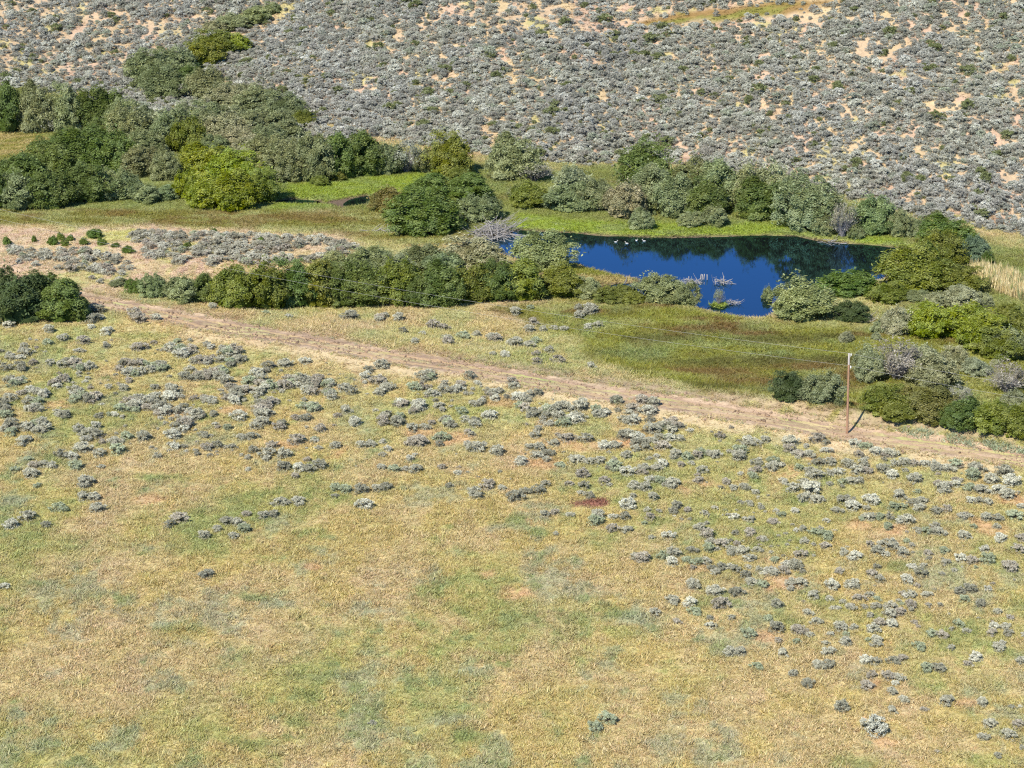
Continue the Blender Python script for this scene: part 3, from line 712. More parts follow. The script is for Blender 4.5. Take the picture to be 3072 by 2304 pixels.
# ------------------------------------------------------------------ sagebrush
SAGE_COL = {'grey': (.38, .372, .275), 'silvery': (.485, .48, .37), 'dark': (.275, .27, .195), 'brownish': (.36, .328, .25), 'greenish': (.315, .35, .22)}
def sage_tint(n, pale=0.0):
    base = np.array([SAGE_COL[k] for k in ('grey', 'silvery', 'dark', 'brownish', 'greenish')])
    i = RNG.choice(5, n, p=[.40, .12 + pale, .16, .16, .16 - pale])
    return base[i] * RNG.normal(1, .07, (n, 1)), i
TRAILS = [gpoly(t) for t in ([(1500, 150), (1540, 210), (1525, 280), (1500, 330)], [(2250, 250), (2420, 330), (2520, 420), (2640, 480)], [(2860, 10), (2900, 90), (2940, 160), (2900, 260)], [(880, 10), (800, 90), (760, 160)], [(1080, 120), (1240, 170), (1420, 175)])]
def hill_sage():
    X, Y = jitter_grid(-135, 135, 270, 470, .92)
    f = Y - foot_y(X)
    k = (np.abs(X) < FR * Y) & ((f > -3) | ((f > -26) & (X < -28) & (Y > 355)))
    X, Y, f = X[k], Y[k], f[k]; f = np.where((X < -28) & (Y > 355), np.maximum(f, 1.0), f)
    n1 = fbm(X / 7, Y / 11, 81); n2 = fbm(X / 2.6, Y / 4, 82); n3 = fbm(X / 20, Y / 30, 83)
    dens = 1.0 - .8 * sstep(.595, .70, n1 * .4 + n2 * .6)
    right = sstep(10, 70, X); dens -= .16 * right * sstep(.5, .64, n2)
    def z(nm, s=3): return sstep(s, -s, poly_sd(X, Y, Z[nm]) + 6 * (n2 - .5))
    dens *= 1 - .62 * z('topbare', 4); dens *= 1 - .52 * z('barel', 6); dens *= 1 - z('topband'); dens *= 1 - .8 * z('gully', 2)
    dens *= 1 - z('thicket', 2) * .97
    for tr in TRAILS:
        dmin = np.full(X.shape, 1e9)
        for a_, b_ in zip(tr[:-1], tr[1:]):
            e_ = b_ - a_; t_ = np.clip(((X - a_[0]) * e_[0] + (Y - a_[1]) * e_[1]) / (e_ @ e_), 0, 1)
            dmin = np.minimum(dmin, np.hypot(X - a_[0] - t_ * e_[0], Y - a_[1] - t_ * e_[1]))
        dens *= .45 + .55 * sstep(.5, 1.3, dmin + 1.2 * (n2 - .5))
    dens *= sstep(-3, 2, f + 8 * (n2 - .5))
    keep = RNG.uniform(size=X.size) < dens * .93
    X, Y, n1, n2, n3 = X[keep], Y[keep], n1[keep], n2[keep], n3[keep]; n = X.size
    wd = RNG.gamma(6, 1 / 6., n) * 1.28 * (1.12 - .3 * sstep(.45, .65, n2)); wd = np.clip(wd, .6, 2.5) * 1.08
    col, i = sage_tint(n, .08)
    lav = sstep(.48, .62, fbm(X / 14, Y / 22, 85))[:, None]
    col = 1.12 * (col * (1 - lav * .5) + col.mean(1, keepdims=True) * np.array([1.04, 1.02, .92]) * lav * .5)
    col = (col * .62 + col.mean(1, keepdims=True) * .38) * np.array([.94, .94, .87])
    gr = RNG.uniform(size=n) < .035
    col[gr] = np.array([.17, .19, .075]); wd = np.where(gr, wd * 1.25, wd)
    ht = wd * RNG.uniform(.65, .92, n)
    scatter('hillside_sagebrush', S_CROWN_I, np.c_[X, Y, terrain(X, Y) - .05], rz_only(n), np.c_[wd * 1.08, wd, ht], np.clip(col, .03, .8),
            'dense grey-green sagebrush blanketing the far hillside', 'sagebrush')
    return n
print('hill sage', hill_sage())
# single bushes read off the photograph: (tile origin, zoom, [(x, y, width) ...])
T_A = ((0, 1300), 2.16, "150,45,110 280,185,180 200,255,120 100,230,70 185,165,60 430,130,140 540,95,110 640,125,90 490,205,105 760,105,110 750,45,85 665,55,55 655,215,50 560,310,125 570,405,140 380,480,105 635,485,95 80,585,110 175,535,110 300,590,70 1020,145,60 1135,85,75 1375,75,130 1635,105,80 1730,125,110 1835,130,105 1765,75,80 1920,40,110 1600,15,130 1835,215,115 1965,220,140 2070,200,100 1610,232,45 1915,275,60 2170,75,90 2170,350,90 2170,405,60 1165,545,115 1095,590,85 1815,440,110 1935,435,105 1740,517,130 1595,520,60 1505,563,140 1405,620,75 1585,615,100 1320,660,90 1515,665,75 1345,905,100 35,990,70 240,335,60 620,10,100 930,20,110 820,15,90 1120,5,110 1320,5,80 2040,35,60")
T_B = ((2048, 1300), 2.16, "60,130,130 150,110,130 215,135,90 370,110,110 365,145,110 480,25,170 430,70,90 690,100,90 790,130,130 700,50,100 870,30,100 925,60,60 480,185,80 590,175,90 590,210,100 1150,60,130 1140,135,70 1300,110,160 1435,165,200 920,185,140 1070,195,100 1170,195,90 1300,225,110 1160,230,150 980,245,130 860,270,110 1090,290,170 820,240,80 750,220,70 1360,265,100 1600,180,130 1680,210,150 1760,200,100 1900,225,110 2080,245,120 1880,265,120 1710,300,180 1500,290,120 2000,295,110 2130,310,120 1690,350,120 1900,345,150 2040,360,120 2100,395,110 1920,420,170 820,320,140 710,350,100 830,360,120 830,410,150 1400,400,100 1390,460,130 1520,430,130 1520,375,60 1060,430,120 1100,465,120 1220,430,110 1000,495,80 1280,515,170 1200,545,80 1190,480,60 1530,480,90 1640,500,90 1710,490,80 1580,605,170 1660,635,90 1450,555,110 1400,570,70 1330,600,80 1820,660,95 1855,535,60 2000,530,140 2150,530,110 2190,470,60 2030,600,60 2060,670,100 1885,600,60 2190,680,80 2180,750,80 450,270,80 105,300,70 130,235,80 280,310,70 330,350,70 400,340,80 245,350,50 470,380,60 430,450,70 510,480,55 440,555,65 645,525,65 110,605,85 160,650,100 780,615,60 850,635,80 930,655,110 790,695,70 920,725,80 340,640,60 430,640,90 520,680,70 210,700,130 170,740,90 90,795,190 60,750,80 350,750,140 480,750,70 430,805,90 270,700,70 595,815,70 770,780,95 620,885,130 730,850,110 250,850,180 340,880,80 210,895,80 65,870,50 490,880,60 400,915,90 480,960,140 735,965,130 65,975,105 210,1020,110 350,1020,105 250,1100,120 50,1095,90 80,1150,95 840,1045,90 950,1070,65 1035,1090,60 1140,1065,80 1215,1045,60 965,980,100 1100,975,115 1015,890,70 1230,910,90 1255,865,60 1275,945,70 1045,765,80 1120,790,100 1340,720,110 1260,755,110 1210,715,60 1315,780,70 1420,770,90 1450,700,60 1590,775,70 1695,760,75 1835,800,140 1975,810,115 2115,860,120 1450,945,90 1545,905,90 1560,855,65 1480,1040,80 1580,1040,70 1860,1000,100 1790,1015,90 1820,1070,85 1925,1100,85 2035,1155,65 2120,1190,60 1785,1230,85 1835,1280,60 1645,1290,140 2020,1245,85 2095,1245,70 2000,1290,80 2105,1285,75 2045,1380,100 1535,1375,95 1340,1165,100 1315,1210,150 1020,1250,95 1110,1255,60 1230,1265,110 1060,1300,60 1060,1350,85 960,1300,55 1255,1330,90 1255,1365,80 1200,1335,50 860,1215,80 810,1160,70 610,1105,90 600,1255,120 750,1270,110 820,1305,60 555,1195,70 430,1290,110 315,1190,60 175,1195,65 180,1245,80 340,1395,140 620,1340,60 645,1425,85 740,1345,60 940,1410,95 910,1490,140 925,1360,60 480,1505,85 715,1550,80 810,1610,100 1215,1460,130 1390,1450,130 1620,1510,150 1845,1490,65 1230,1560,85 1360,1565,140 1195,1630,100 1380,1615,60 1740,1390,60 2190,1470,80")
T_C = ((1024, 1150), 2.16, "260,540,75 345,555,80 475,555,90 650,540,60 755,575,60 30,685,95 120,680,105 260,665,130 155,780,115 870,710,115 945,655,110 1040,675,70 1130,725,120 1180,700,80 1280,690,110 700,660,55 1575,660,85 1700,630,90 1935,660,145 2035,615,130 2150,640,110 1855,780,120 1890,730,55 2020,735,85 2175,790,85 1315,850,80 1385,835,70 1480,850,60 1660,850,100 1640,890,120 1755,860,65 1840,860,85 1985,815,60 1995,865,75 1965,905,45 1390,975,50 1845,945,80 1760,935,90 2125,985,100 2010,1000,50 1950,1130,110 1900,1115,75 2140,1090,110 2080,1120,90 2140,1155,90 2150,1405,100 2030,1480,85 2175,1545,60 1480,650,60 880,415,120 1010,435,105 160,375,130 510,380,120 1170,500,100 1250,400,130 1300,450,140 1330,490,60 1380,385,80 1470,350,110 1640,485,130 1520,490,110 1770,530,120 1860,565,110 1965,545,90 1850,465,80 1740,385,140 1580,355,90 1960,360,180 2060,340,180 2160,350,130 1940,410,130 2080,400,110 2170,460,90 2200,525,60 2075,520,90 1560,580,110 2120,270,150 2010,290,120")
T_D = ((2248, 1850), 2.684, "1145,595,105 1240,660,95 740,720,140 1145,750,95 1010,880,215 1585,670,135 1880,690,110 1405,740,70 2115,730,70 2180,720,50 1930,850,120 2160,860,110 2085,945,135 2195,1050,60 2000,1110,80 1880,960,100 1515,1085,50")
T_E = ((1024, 1536), 2.16, "1720,1330,125 1645,1385,110 200,1365,60")
BLOBS = [((0, 640), 2.16, "410,960,280,70 520,1000,140,60 880,1000,400,100 1150,900,190,90 1280,960,180,70 1470,900,180,50 1500,960,200,70 1420,1050,300,100 1250,1070,120,40 1480,1120,130,50 1700,1070,200,120 1900,1080,160,120 2050,1080,220,90 110,1080,200,70 30,1000,90,50 130,1000,110,50 200,1160,140,60 270,1190,100,60 220,1245,170,90 40,1230,100,140 440,1060,120,60 360,1095,100,70 480,1170,180,90 580,1210,140,50 960,1220,300,80 880,1260,250,70 1050,1275,150,60 1200,1280,150,70 1330,1300,130,60 1150,1350,240,60 1140,1400,160,70 1330,1410,90,60 1400,1200,350,60 1600,1170,180,70 1700,1230,160,140 1720,1280,150,70 2000,1250,130,70 1980,1330,100,50 1650,1360,140,70 1550,1320,110,50 1590,1410,160,90 1800,1380,90,70 2080,1400,90,50 240,1390,180,80 70,1380,130,90 410,1300,140,60 640,1310,70,50 740,1300,60,35 580,1390,170,60 630,1420,120,50 900,1435,170,70 2150,1180,120,70 2000,1160,120,50 320,760,90,30 410,815,90,35 540,830,100,40 310,840,80,40 900,870,110,45 690,860,70,40 1150,830,70,35 60,920,60,30 170,915,100,25 1000,1130,80,45 1100,1150,120,100 800,1140,80,30 1240,870,80,40 1500,900,150,50 1980,960,90,40 1850,980,100,50 1740,990,90,40 870,650,110,50 900,690,100,45 1010,675,80,45 640,660,120,80 590,740,60,30 690,770,100,35 60,725,90,40 1380,605,70,40 1720,640,50,40 1870,665,50,40"),
         ((1024, 640), 2.16, "60,660,90,60 280,660,130,70 370,680,90,40 590,730,100,40 660,740,80,40 400,760,70,40 530,775,50,35 480,830,70,40 670,835,90,60 790,800,90,50 880,785,70,35 970,810,140,60 1120,840,90,70 1220,860,80,40 1260,825,80,45 1350,890,80,50 1265,915,70,45 1265,960,80,45 980,910,60,35 1060,915,80,45 1400,960,90,25 1615,995,70,30 1130,640,90,50 1225,610,60,40 1240,700,80,50 1220,750,90,45 1310,750,60,40 1380,740,60,40 1440,745,60,40 1540,610,70,50 1620,610,70,60 1540,660,90,50 1600,735,70,40 1660,725,70,45 260,990,110,40 180,1015,90,35 160,1060,90,40 240,1090,110,50 570,1065,230,50 550,1130,180,40 640,1170,140,50 770,1130,140,50 830,1060,90,40 880,1095,60,40 960,1165,130,50 1000,1200,70,40 1100,1090,90,40 1120,1125,80,30 1180,1195,120,70 1270,1160,80,50 300,1150,160,60 40,1140,90,60 370,1215,110,60 520,1240,90,60 340,1330,170,110 470,1280,80,50 90,1355,110,40 30,1280,90,50 630,1250,80,30 780,1285,90,50 900,1245,130,45 970,1300,120,50 690,1350,140,60 840,1340,120,70 460,1390,90,50 540,1385,80,50 650,1440,100,60 510,1475,120,50 1400,1250,200,100 1500,1240,160,80 1300,1290,150,60 1180,1250,100,60 1450,1330,160,80 1550,1310,100,60 1650,1280,90,40 1700,1300,140,60 1800,1220,120,30 1850,1340,120,50 1900,1270,120,60 1980,1300,100,60 2000,1220,120,40 2100,1370,180,80 1900,1450,230,70")]
sage_px = []
for (ox, oy), zf, txt in (T_A, T_B, T_C, T_D, T_E):
    for q in txt.split():
        a, b, c = map(float, q.split(','))
        w_ = c / zf; x_, y_ = ox + a / zf, oy + b / zf + .22 * w_
        if c / zf > 58 and zf < 2.5:                     # a wide streak is two or three bushes grown together
            k = 3 if c / zf > 78 else 2
            for j in range(k): sage_px.append((x_ + (j - (k - 1) / 2) * w_ / k * .95, y_ + random.uniform(-5, 5), w_ / k * 1.3))
        else: sage_px.append((x_, y_, w_))
for (ox, oy), zf, txt in BLOBS:
    for q in txt.split():
        a, b, c, d_ = map(float, q.split(','))
        c, d_ = c / zf, d_ / zf
        if oy + b / zf > 1290 and ox < 1000: continue
        if c < 55 and d_ < 24: sage_px.append((ox + a / zf, oy + b / zf + d_ * .3, c * .95)); continue
        n = max(2, int(round(c * d_ / 640.0)))
        for j in range(n):
            an, rr = random.uniform(0, 6.28), math.sqrt(random.uniform(0, 1))
            sage_px.append((ox + a / zf + .45 * c * rr * math.cos(an), oy + b / zf + d_ * .25 + .45 * d_ * rr * math.sin(an), random.uniform(32, 50)))
sp = at([s[0] for s in sage_px], [s[1] for s in sage_px])
sw = np.array([s[2] for s in sage_px]) * mpp(sp[:, 1], sp[:, 2]) * 1.12
sc_, si = sage_tint(len(sp)); sc_ = sc_ * np.array([1.06, 1.04, 1.0])
order = np.argsort(-np.array([s[2] for s in sage_px]))
inside = [k for k in order if 0 < sage_px[k][0] < 3072 and sage_px[k][1] < 2300]
single = inside[:300]
rest = np.array([k for k in range(len(sp)) if k not in set(single)])
CN = ('grey', 'silvery', 'dark', 'brownish', 'greenish')
LAND = {'the power pole': (2540, 1300), 'the small reddish patch': (1774, 1513), 'the lone pair near the bottom edge': (1810, 2160), 'the big round bush at lower right': (2625, 2170),
        'the bottom right corner': (3072, 2304), 'the left edge': (0, 1400), 'the right edge below the track': (3072, 1560), 'the centre of the photo': (1536, 1152), 'the trail fork at left': (420, 990),
        'the bare pink soil at right': (2300, 1760), 'the lone bush low at left': (622, 1720), 'the lower left bush row': (700, 1570), 'the pale field by the track': (1700, 1230)}
ORD = ['nearest', 'second nearest', 'third nearest', 'fourth nearest', 'fifth nearest', 'sixth nearest', 'seventh nearest', 'eighth nearest', 'ninth nearest', 'tenth nearest'] + ['%dth nearest' % k for k in range(11, 60)]
med = np.median(sw[single])
bins = {}
for k in single:
    x_, y_, w_ = sage_px[k]
    lm = min(LAND, key=lambda q: (LAND[q][0] - x_) ** 2 + ((LAND[q][1] - y_) * 1.6) ** 2)
    size = 'small' if sw[k] < med * .92 else ('large' if sw[k] > med * 1.18 else 'middling')
    dd = math.hypot(LAND[lm][0] - x_, (LAND[lm][1] - y_) * 1.6)
    bins.setdefault((size, CN[si[k]], lm), []).append((dd, k))
sage_label = {}
for (size, cn, lm), lst in bins.items():
    for r_, (dd, k) in enumerate(sorted(lst)):
        sage_label[k] = '%s %s sagebrush, %s such bush to %s' % (size, cn, ORD[r_], lm)
special = {}
for name_, (tx, ty) in {'big round silvery sagebrush standing alone at the lower right': (2624, 2178), 'lone dark sagebrush in open grass at lower left': (622, 1725)}.items():
    k = min(single, key=lambda q: math.hypot(sage_px[q][0] - tx, sage_px[q][1] - ty)); sage_label[k] = name_; sc_[k] = np.array(SAGE_COL['silvery' if 'silvery' in name_ else 'dark'])
for k in single:
    root = link('sagebrush', None, loc=(sp[k][0], sp[k][1], sp[k][2] - .03))
    root.rotation_euler.z = random.uniform(0, 6.28)
    tag(root, sage_label[k], 'sagebrush', 'sagebrush scattered over the dry field')
    hh = sw[k] * random.uniform(.62, .82)
    fo = link('foliage', S_CROWN[random.randrange(8)], root); fo.scale = (sw[k] * 1.1, sw[k] * 1.05, hh); fo.color = (*np.clip(sc_[k], .02, .9), 1)
    stm = link('stems', S_STEM[random.randrange(3)], root); stm.scale = (sw[k] * .9, sw[k] * .9, hh * 1.1)
# bushes on the sandy bank and the rest of the field, beyond the 300 largest
def bank_sage():
    A = gpoly([(380, 700), (600, 705), (1000, 722), (1085, 750), (1040, 785), (720, 800), (520, 800), (430, 770)])
    B = gpoly([(20, 745), (130, 745), (330, 765), (420, 800), (330, 860), (200, 835), (60, 800)])
    X, Y = jitter_grid(-85, 0, 225, 305, 1.1)
    a, b = poly_sd(X, Y, A), poly_sd(X, Y, B)
    n = fbm(X / 4, Y / 6, 91)
    keep = ((a < 0) & (RNG.uniform(size=X.size) < .9 - .8 * sstep(.5, .62, n))) | ((b < 0) & (RNG.uniform(size=X.size) < .7 - .55 * sstep(.48, .6, n)))
    return X[keep], Y[keep]
bxs, bys = bank_sage()
BAND = gpoly([(-60, 1010), (600, 1025), (1000, 1095), (1600, 1185), (2200, 1285), (3130, 1415), (3130, 2080), (2750, 1960), (2350, 1780), (2000, 1560), (1500, 1440), (1000, 1395), (600, 1370), (-60, 1290)])
X, Y = jitter_grid(-66, 66, 130, 250, .95)
k = (poly_sd(X, Y, BAND) < 0) & (RNG.uniform(size=X.size) < .07 + .42 * sstep(.5, .64, fbm(X / 4.5, Y / 4.5, 95) * .6 + fbm(X / 13, Y / 13, 96) * .4))
ex_, ey_ = X[k], Y[k]
ew_ = np.clip(RNG.gamma(5, .14, ex_.size), .35, 1.4)
allx = np.r_[sp[rest, 0], bxs, ex_]; ally = np.r_[sp[rest, 1], bys, ey_]; allw = np.r_[sw[rest], RNG.uniform(.9, 1.9, len(bxs)), ew_]
bc, _ = sage_tint(len(bxs) + len(ex_), .1); bc = bc * np.array([1.03, 1.0, .98])
n = len(allx)
scatter('field_sagebrush', S_CROWN_I, np.c_[allx, ally, terrain(allx, ally) - .03], rz_only(n), np.c_[allw * 1.1, allw, allw * RNG.uniform(.62, .84, n)],
        np.clip(np.r_[sc_[rest], bc], .02, .8), 'small grey sagebrush thickly scattered on both sides of the track', 'sagebrush')
print('sage', len(sp), 'single', len(single), 'rest', n)

# ------------------------------------------------------------------ willows and other shrubs, each one a thing
KINDS = {  # colour, describing words
 'G': ((.15, .175, .075), 'grey-green'), 'D': ((.088, .12, .030), 'dark green'), 'Y': ((.165, .20, .022), 'yellow-green'), 'S': ((.21, .225, .115), 'silvery'),
 'B': ((.092, .138, .028), 'bright green'), 'T': ((.22, .215, .15), 'bare-stemmed grey'), 'R': ((.14, .13, .035), 'rusty olive'), 'O': ((.13, .15, .028), 'olive green'),
 'L': ((.175, .205, .085), 'pale green'), 'K': ((.06, .085, .03), 'very dark green'), 'N': ((.205, .205, .10), 'tan-green'), 'E': ((.10, .15, .085), 'blue-green')}
W = {  # where: list of x, base y, width, height (pixels of the photograph), kind
 'in the gully at the top left': "690,98,110,50,L 765,78,110,50,L 812,48,60,35,L 645,105,80,40,N 640,170,150,70,O 695,165,110,58,Y 610,205,130,75,O",
 'at the foot of the gully': "440,250,140,92,G 525,235,150,88,G 480,305,150,98,G 612,308,130,98,G 565,262,90,60,D",
 'on the slope behind the left thicket': "690,345,140,85,N 772,352,160,88,G 850,372,140,90,G 905,385,70,50,O 740,310,110,55,N",
 'in the far row at the left edge': "15,400,120,150,D 105,402,125,150,G 190,402,115,140,G 265,398,130,125,D 325,392,100,112,D 150,402,90,75,T",
 'in the middle of the left thicket': "385,445,125,122,G 450,425,120,100,S 510,455,140,122,G 562,465,110,110,O 605,425,110,92,G 440,470,120,80,G 362,405,115,100,G 622,402,120,90,G 562,385,110,80,S 300,442,125,80,D 205,455,120,64,D 690,402,110,80,G",
 'in the upper middle thicket': "675,432,140,92,S 760,422,140,88,G 845,420,140,82,G 720,460,150,75,S 800,455,120,75,G 640,470,90,60,G 805,492,140,80,G 755,478,120,66,S",
 'in the dark mass at the left': "150,535,160,112,D 240,525,220,132,D 335,530,160,132,D 420,535,130,95,G 492,545,100,98,G 60,560,150,100,D",
 'along the front of the left thicket': "45,632,145,112,G 140,632,145,122,D 250,612,165,112,D 342,604,125,92,G 400,600,80,60,G 432,612,100,56,L 508,602,90,48,L -20,630,90,110,D",
 'in the yellow clump': "612,535,170,100,Y 702,562,175,105,Y 612,630,135,102,Y 690,638,150,115,Y 782,612,115,95,O 560,600,80,90,Y",
 'in the row right of the yellow clump': "862,552,130,132,G 942,552,122,140,G 1020,540,130,130,D 1092,532,150,127,D 1160,528,90,100,G 1218,526,120,106,T 1278,520,80,70,G 1345,532,135,128,O 1372,542,80,46,O 905,500,130,90,S",
 'standing apart below the hillside': "1537,546,168,138,G 1602,553,120,74,T",
 'in the wet green meadow': "1165,644,112,82,R 1290,602,145,76,B 1402,606,162,78,B 1272,714,218,138,B 1440,672,130,80,G 1340,640,90,50,O 960,560,60,34,O 1010,545,50,28,O 1340,700,80,80,B",
 'at the left end of the far bank': "1585,629,122,82,O 1720,622,150,118,S 1712,642,152,88,G 1792,637,104,94,G 1560,600,70,40,G",
 'on the far bank of the pond': "1945,590,210,155,D 1950,625,150,125,G 1880,662,142,112,N 1925,692,82,62,L 2022,657,142,122,G 2082,615,170,138,G 2162,632,160,142,G 2110,657,152,116,D 2075,686,70,46,L 2148,682,80,62,G 2250,640,150,146,G 2320,640,150,146,S 2290,664,172,122,D",
 'at the right end of the far bank': "2432,702,202,168,G 2532,726,84,124,T 2573,722,50,40,G 2632,713,132,116,L 2702,716,72,86,G 2752,716,92,62,L 2480,712,80,70,G",
 'in the bright cluster right of the pond': "2842,742,172,88,B 2932,790,98,78,E 2964,796,38,40,B 2830,816,152,116,O 2737,884,204,138,O 2892,888,142,84,O 2552,894,192,76,B 2667,916,116,60,O 2756,909,82,32,G 2770,830,110,90,B",
 'in the silvery row at right': "2820,927,90,46,S 2902,932,112,66,S 2952,927,62,46,S 2697,1012,102,88,S 2640,1002,50,40,S 2631,1022,30,25,S 2541,1030,46,36,S",
 'on the near bank of the pond': "2412,968,198,126,L 2562,973,106,64,K 2303,908,30,52,L 1985,916,142,92,L 2060,920,82,76,G 1760,902,92,66,L 1850,914,122,50,O 1905,915,70,38,O",
 'in the yellow-green mass at the right edge': "2790,1022,152,102,Y 2892,1022,162,102,Y 2962,1062,152,112,Y 3052,1045,122,102,O 3012,1088,152,92,O 3035,1084,110,98,G 3034,957,70,46,O",
 'in the grey clump beyond the power pole': "2610,1153,96,112,S 2702,1156,168,134,T 2812,1176,150,112,N 2868,1112,90,70,S 2936,1132,92,50,S 2991,1102,36,22,S 3032,1192,132,106,T 2882,1229,102,76,T 2770,1120,110,80,S",
 'along the right verge of the track': "2662,1252,132,96,O 2742,1254,142,96,R 2802,1283,152,104,R 2902,1303,142,92,D 2992,1313,142,92,O 3062,1328,122,96,O 3052,1243,92,70,N 2700,1282,120,70,O 2860,1300,100,70,D 2640,1215,90,60,O",
 'left of the power pole': "2368,1214,106,88,K 2468,1216,126,106,G",
 'in the back of the long hedge': "1625,820,185,118,L 1412,822,202,102,S 1262,822,132,82,G 1102,852,182,102,G 1000,855,130,90,G 1330,840,140,80,G 1180,850,110,80,S",
 'in the front of the long hedge': "700,930,142,142,O 790,931,142,144,O 872,927,142,142,D 952,927,142,136,O 1022,926,132,130,D 1085,926,160,130,D 1200,922,152,132,O 1320,926,152,132,D 1405,917,152,112,O 1492,911,132,120,D 1562,907,172,122,O 1682,897,142,102,O 1250,926,110,90,D",
 'at the left end of the long hedge': "400,882,50,46,B 456,896,82,72,G 541,909,112,82,G 612,911,92,88,D 350,862,60,26,G",
 'left of where the track starts': "0,962,140,150,K 62,978,192,144,K 172,972,172,122,D 236,968,74,72,D 110,900,120,80,D",
 'on the sandy bank': "19,737,27,26,B 101,727,19,21,B 157,737,30,30,B 180,722,26,24,B 193,740,26,21,B 209,724,26,19,B 250,737,28,23,B 281,717,52,32,B 303,737,30,23,B 345,744,24,16,B 382,762,40,23,B 222,890,30,26,E 560,745,24,18,B 780,735,30,22,B 640,700,22,16,B",
}
LEFT = ['leftmost'] + [o + ' from left' for o in ('second', 'third', 'fourth', 'fifth', 'sixth', 'seventh', 'eighth', 'ninth', 'tenth', 'eleventh', 'twelfth', 'thirteenth', 'fourteenth', 'fifteenth')]
ws, wi = [], 0
for where, txt in W.items():
    lst = []
    for q in txt.split():
        a = q.split(','); lst.append((float(a[0]), float(a[1]), float(a[2]), float(a[3]), a[4]))
    lst.sort()
    for r_, q in enumerate(lst): ws.append((where, r_, q))
wp = at([q[2][0] for q in ws], [q[2][1] for q in ws])
for (where, r_, (px, py, wpx, hpx, kd)), p in zip(ws, wp):
    m = mpp(p[1], p[2])
    wd = wpx * m * 1.22; dep = min(wd, 7.5) * random.uniform(.85, 1.0)
    dang = math.atan2(CAM_H - p[2], p[1])
    # the picture height is part height, part depth of the crown seen from above
    h = max(.30 * wd, (hpx * m * 1.03 - .27 * dep * math.sin(dang)) / math.cos(dang))
    col, word = KINDS[kd]
    nm = 'willow_shrub' if where != 'on the sandy bank' else 'green_shrub'
    y = p[1] + dep * .36
    root = link(nm, None, loc=(p[0], y, float(ground_z(p[0], y)[0]) - .06))
    noun = 'willow shrub' if nm == 'willow_shrub' else 'low shrub'
    tag(root, '%s %s, %s %s' % (word, noun, LEFT[r_], where), 'shrub', 'willow shrubs ' + where if nm == 'willow_shrub' else 'low green shrubs on the sandy bank')
    g = random.gauss(1.42, .08)
    mesh = random.choice(W_SPARSE if kd == 'T' else W_CROWN)
    cr = link('crown', mesh, root); cr.scale = (wd, dep, h); cr.rotation_euler.z = random.choice((0, math.pi)) + random.gauss(0, .25)
    cr.color = (col[0] * g * random.gauss(1, .05), col[1] * g, col[2] * g * random.gauss(1, .05), 1)
    tw = kd == 'T'
    stm = link('stems', random.choice(W_TWIG if tw else W_STEM), root); stm.scale = (wd * .95, dep * .95, h * (.95 if tw else .8)); stm.rotation_euler.z = random.uniform(0, 6.28) if wd < dep * 1.3 else 0

# ------------------------------------------------------------------ reeds at the right of the pond, pale verge grass
RP = gpoly([(2912, 812), (2960, 815), (3080, 850), (3250, 895), (3250, 960), (3072, 905), (3010, 885), (2960, 850)])
X, Y = jitter_grid(RP[:, 0].min(), RP[:, 0].max(), RP[:, 1].min(), RP[:, 1].max(), .42)
k = (poly_sd(X, Y, RP) < .4) & (RNG.uniform(size=X.size) < .85); X, Y = X[k], Y[k]; n = X.size
rcol = np.where(RNG.uniform(size=(n, 1)) < .8, np.array([[.62, .50, .24]]), np.array([[.25, .28, .10]])) * RNG.normal(1, .1, (n, 1))
s = RNG.uniform(.75, 1.15, n)
scatter('reed_stand', REEDS, np.c_[X, Y, terrain(X, Y)], rz_only(n), np.c_[s, s, s], np.clip(rcol, .02, .9), 'pale yellow stand of dry reeds at the right edge', 'reeds')
VP = gpoly([(2700, 1285), (2800, 1300), (2900, 1320), (3072, 1340), (3200, 1350), (3200, 1375), (2980, 1345), (2850, 1325), (2700, 1298)])
X, Y = jitter_grid(VP[:, 0].min(), VP[:, 0].max(), VP[:, 1].min(), VP[:, 1].max(), .3)
k = (poly_sd(X, Y, VP) < .5) & (RNG.uniform(size=X.size) < .8 * sstep(.40, .6, fbm(X / 1.5, Y / 1.5, 99))); X, Y = X[k], Y[k]; n = X.size
s = RNG.uniform(.9, 1.7, n)
scatter('pale_verge_grass', G_LUSH, np.c_[X, Y, terrain(X, Y)], rz_only(n), np.c_[s, s, s], np.clip(np.array([[.33, .37, .22]]) * RNG.normal(1, .1, (n, 1)), .02, .9),
        'pale blue-green grass along the verge under the shrubs', 'grass')

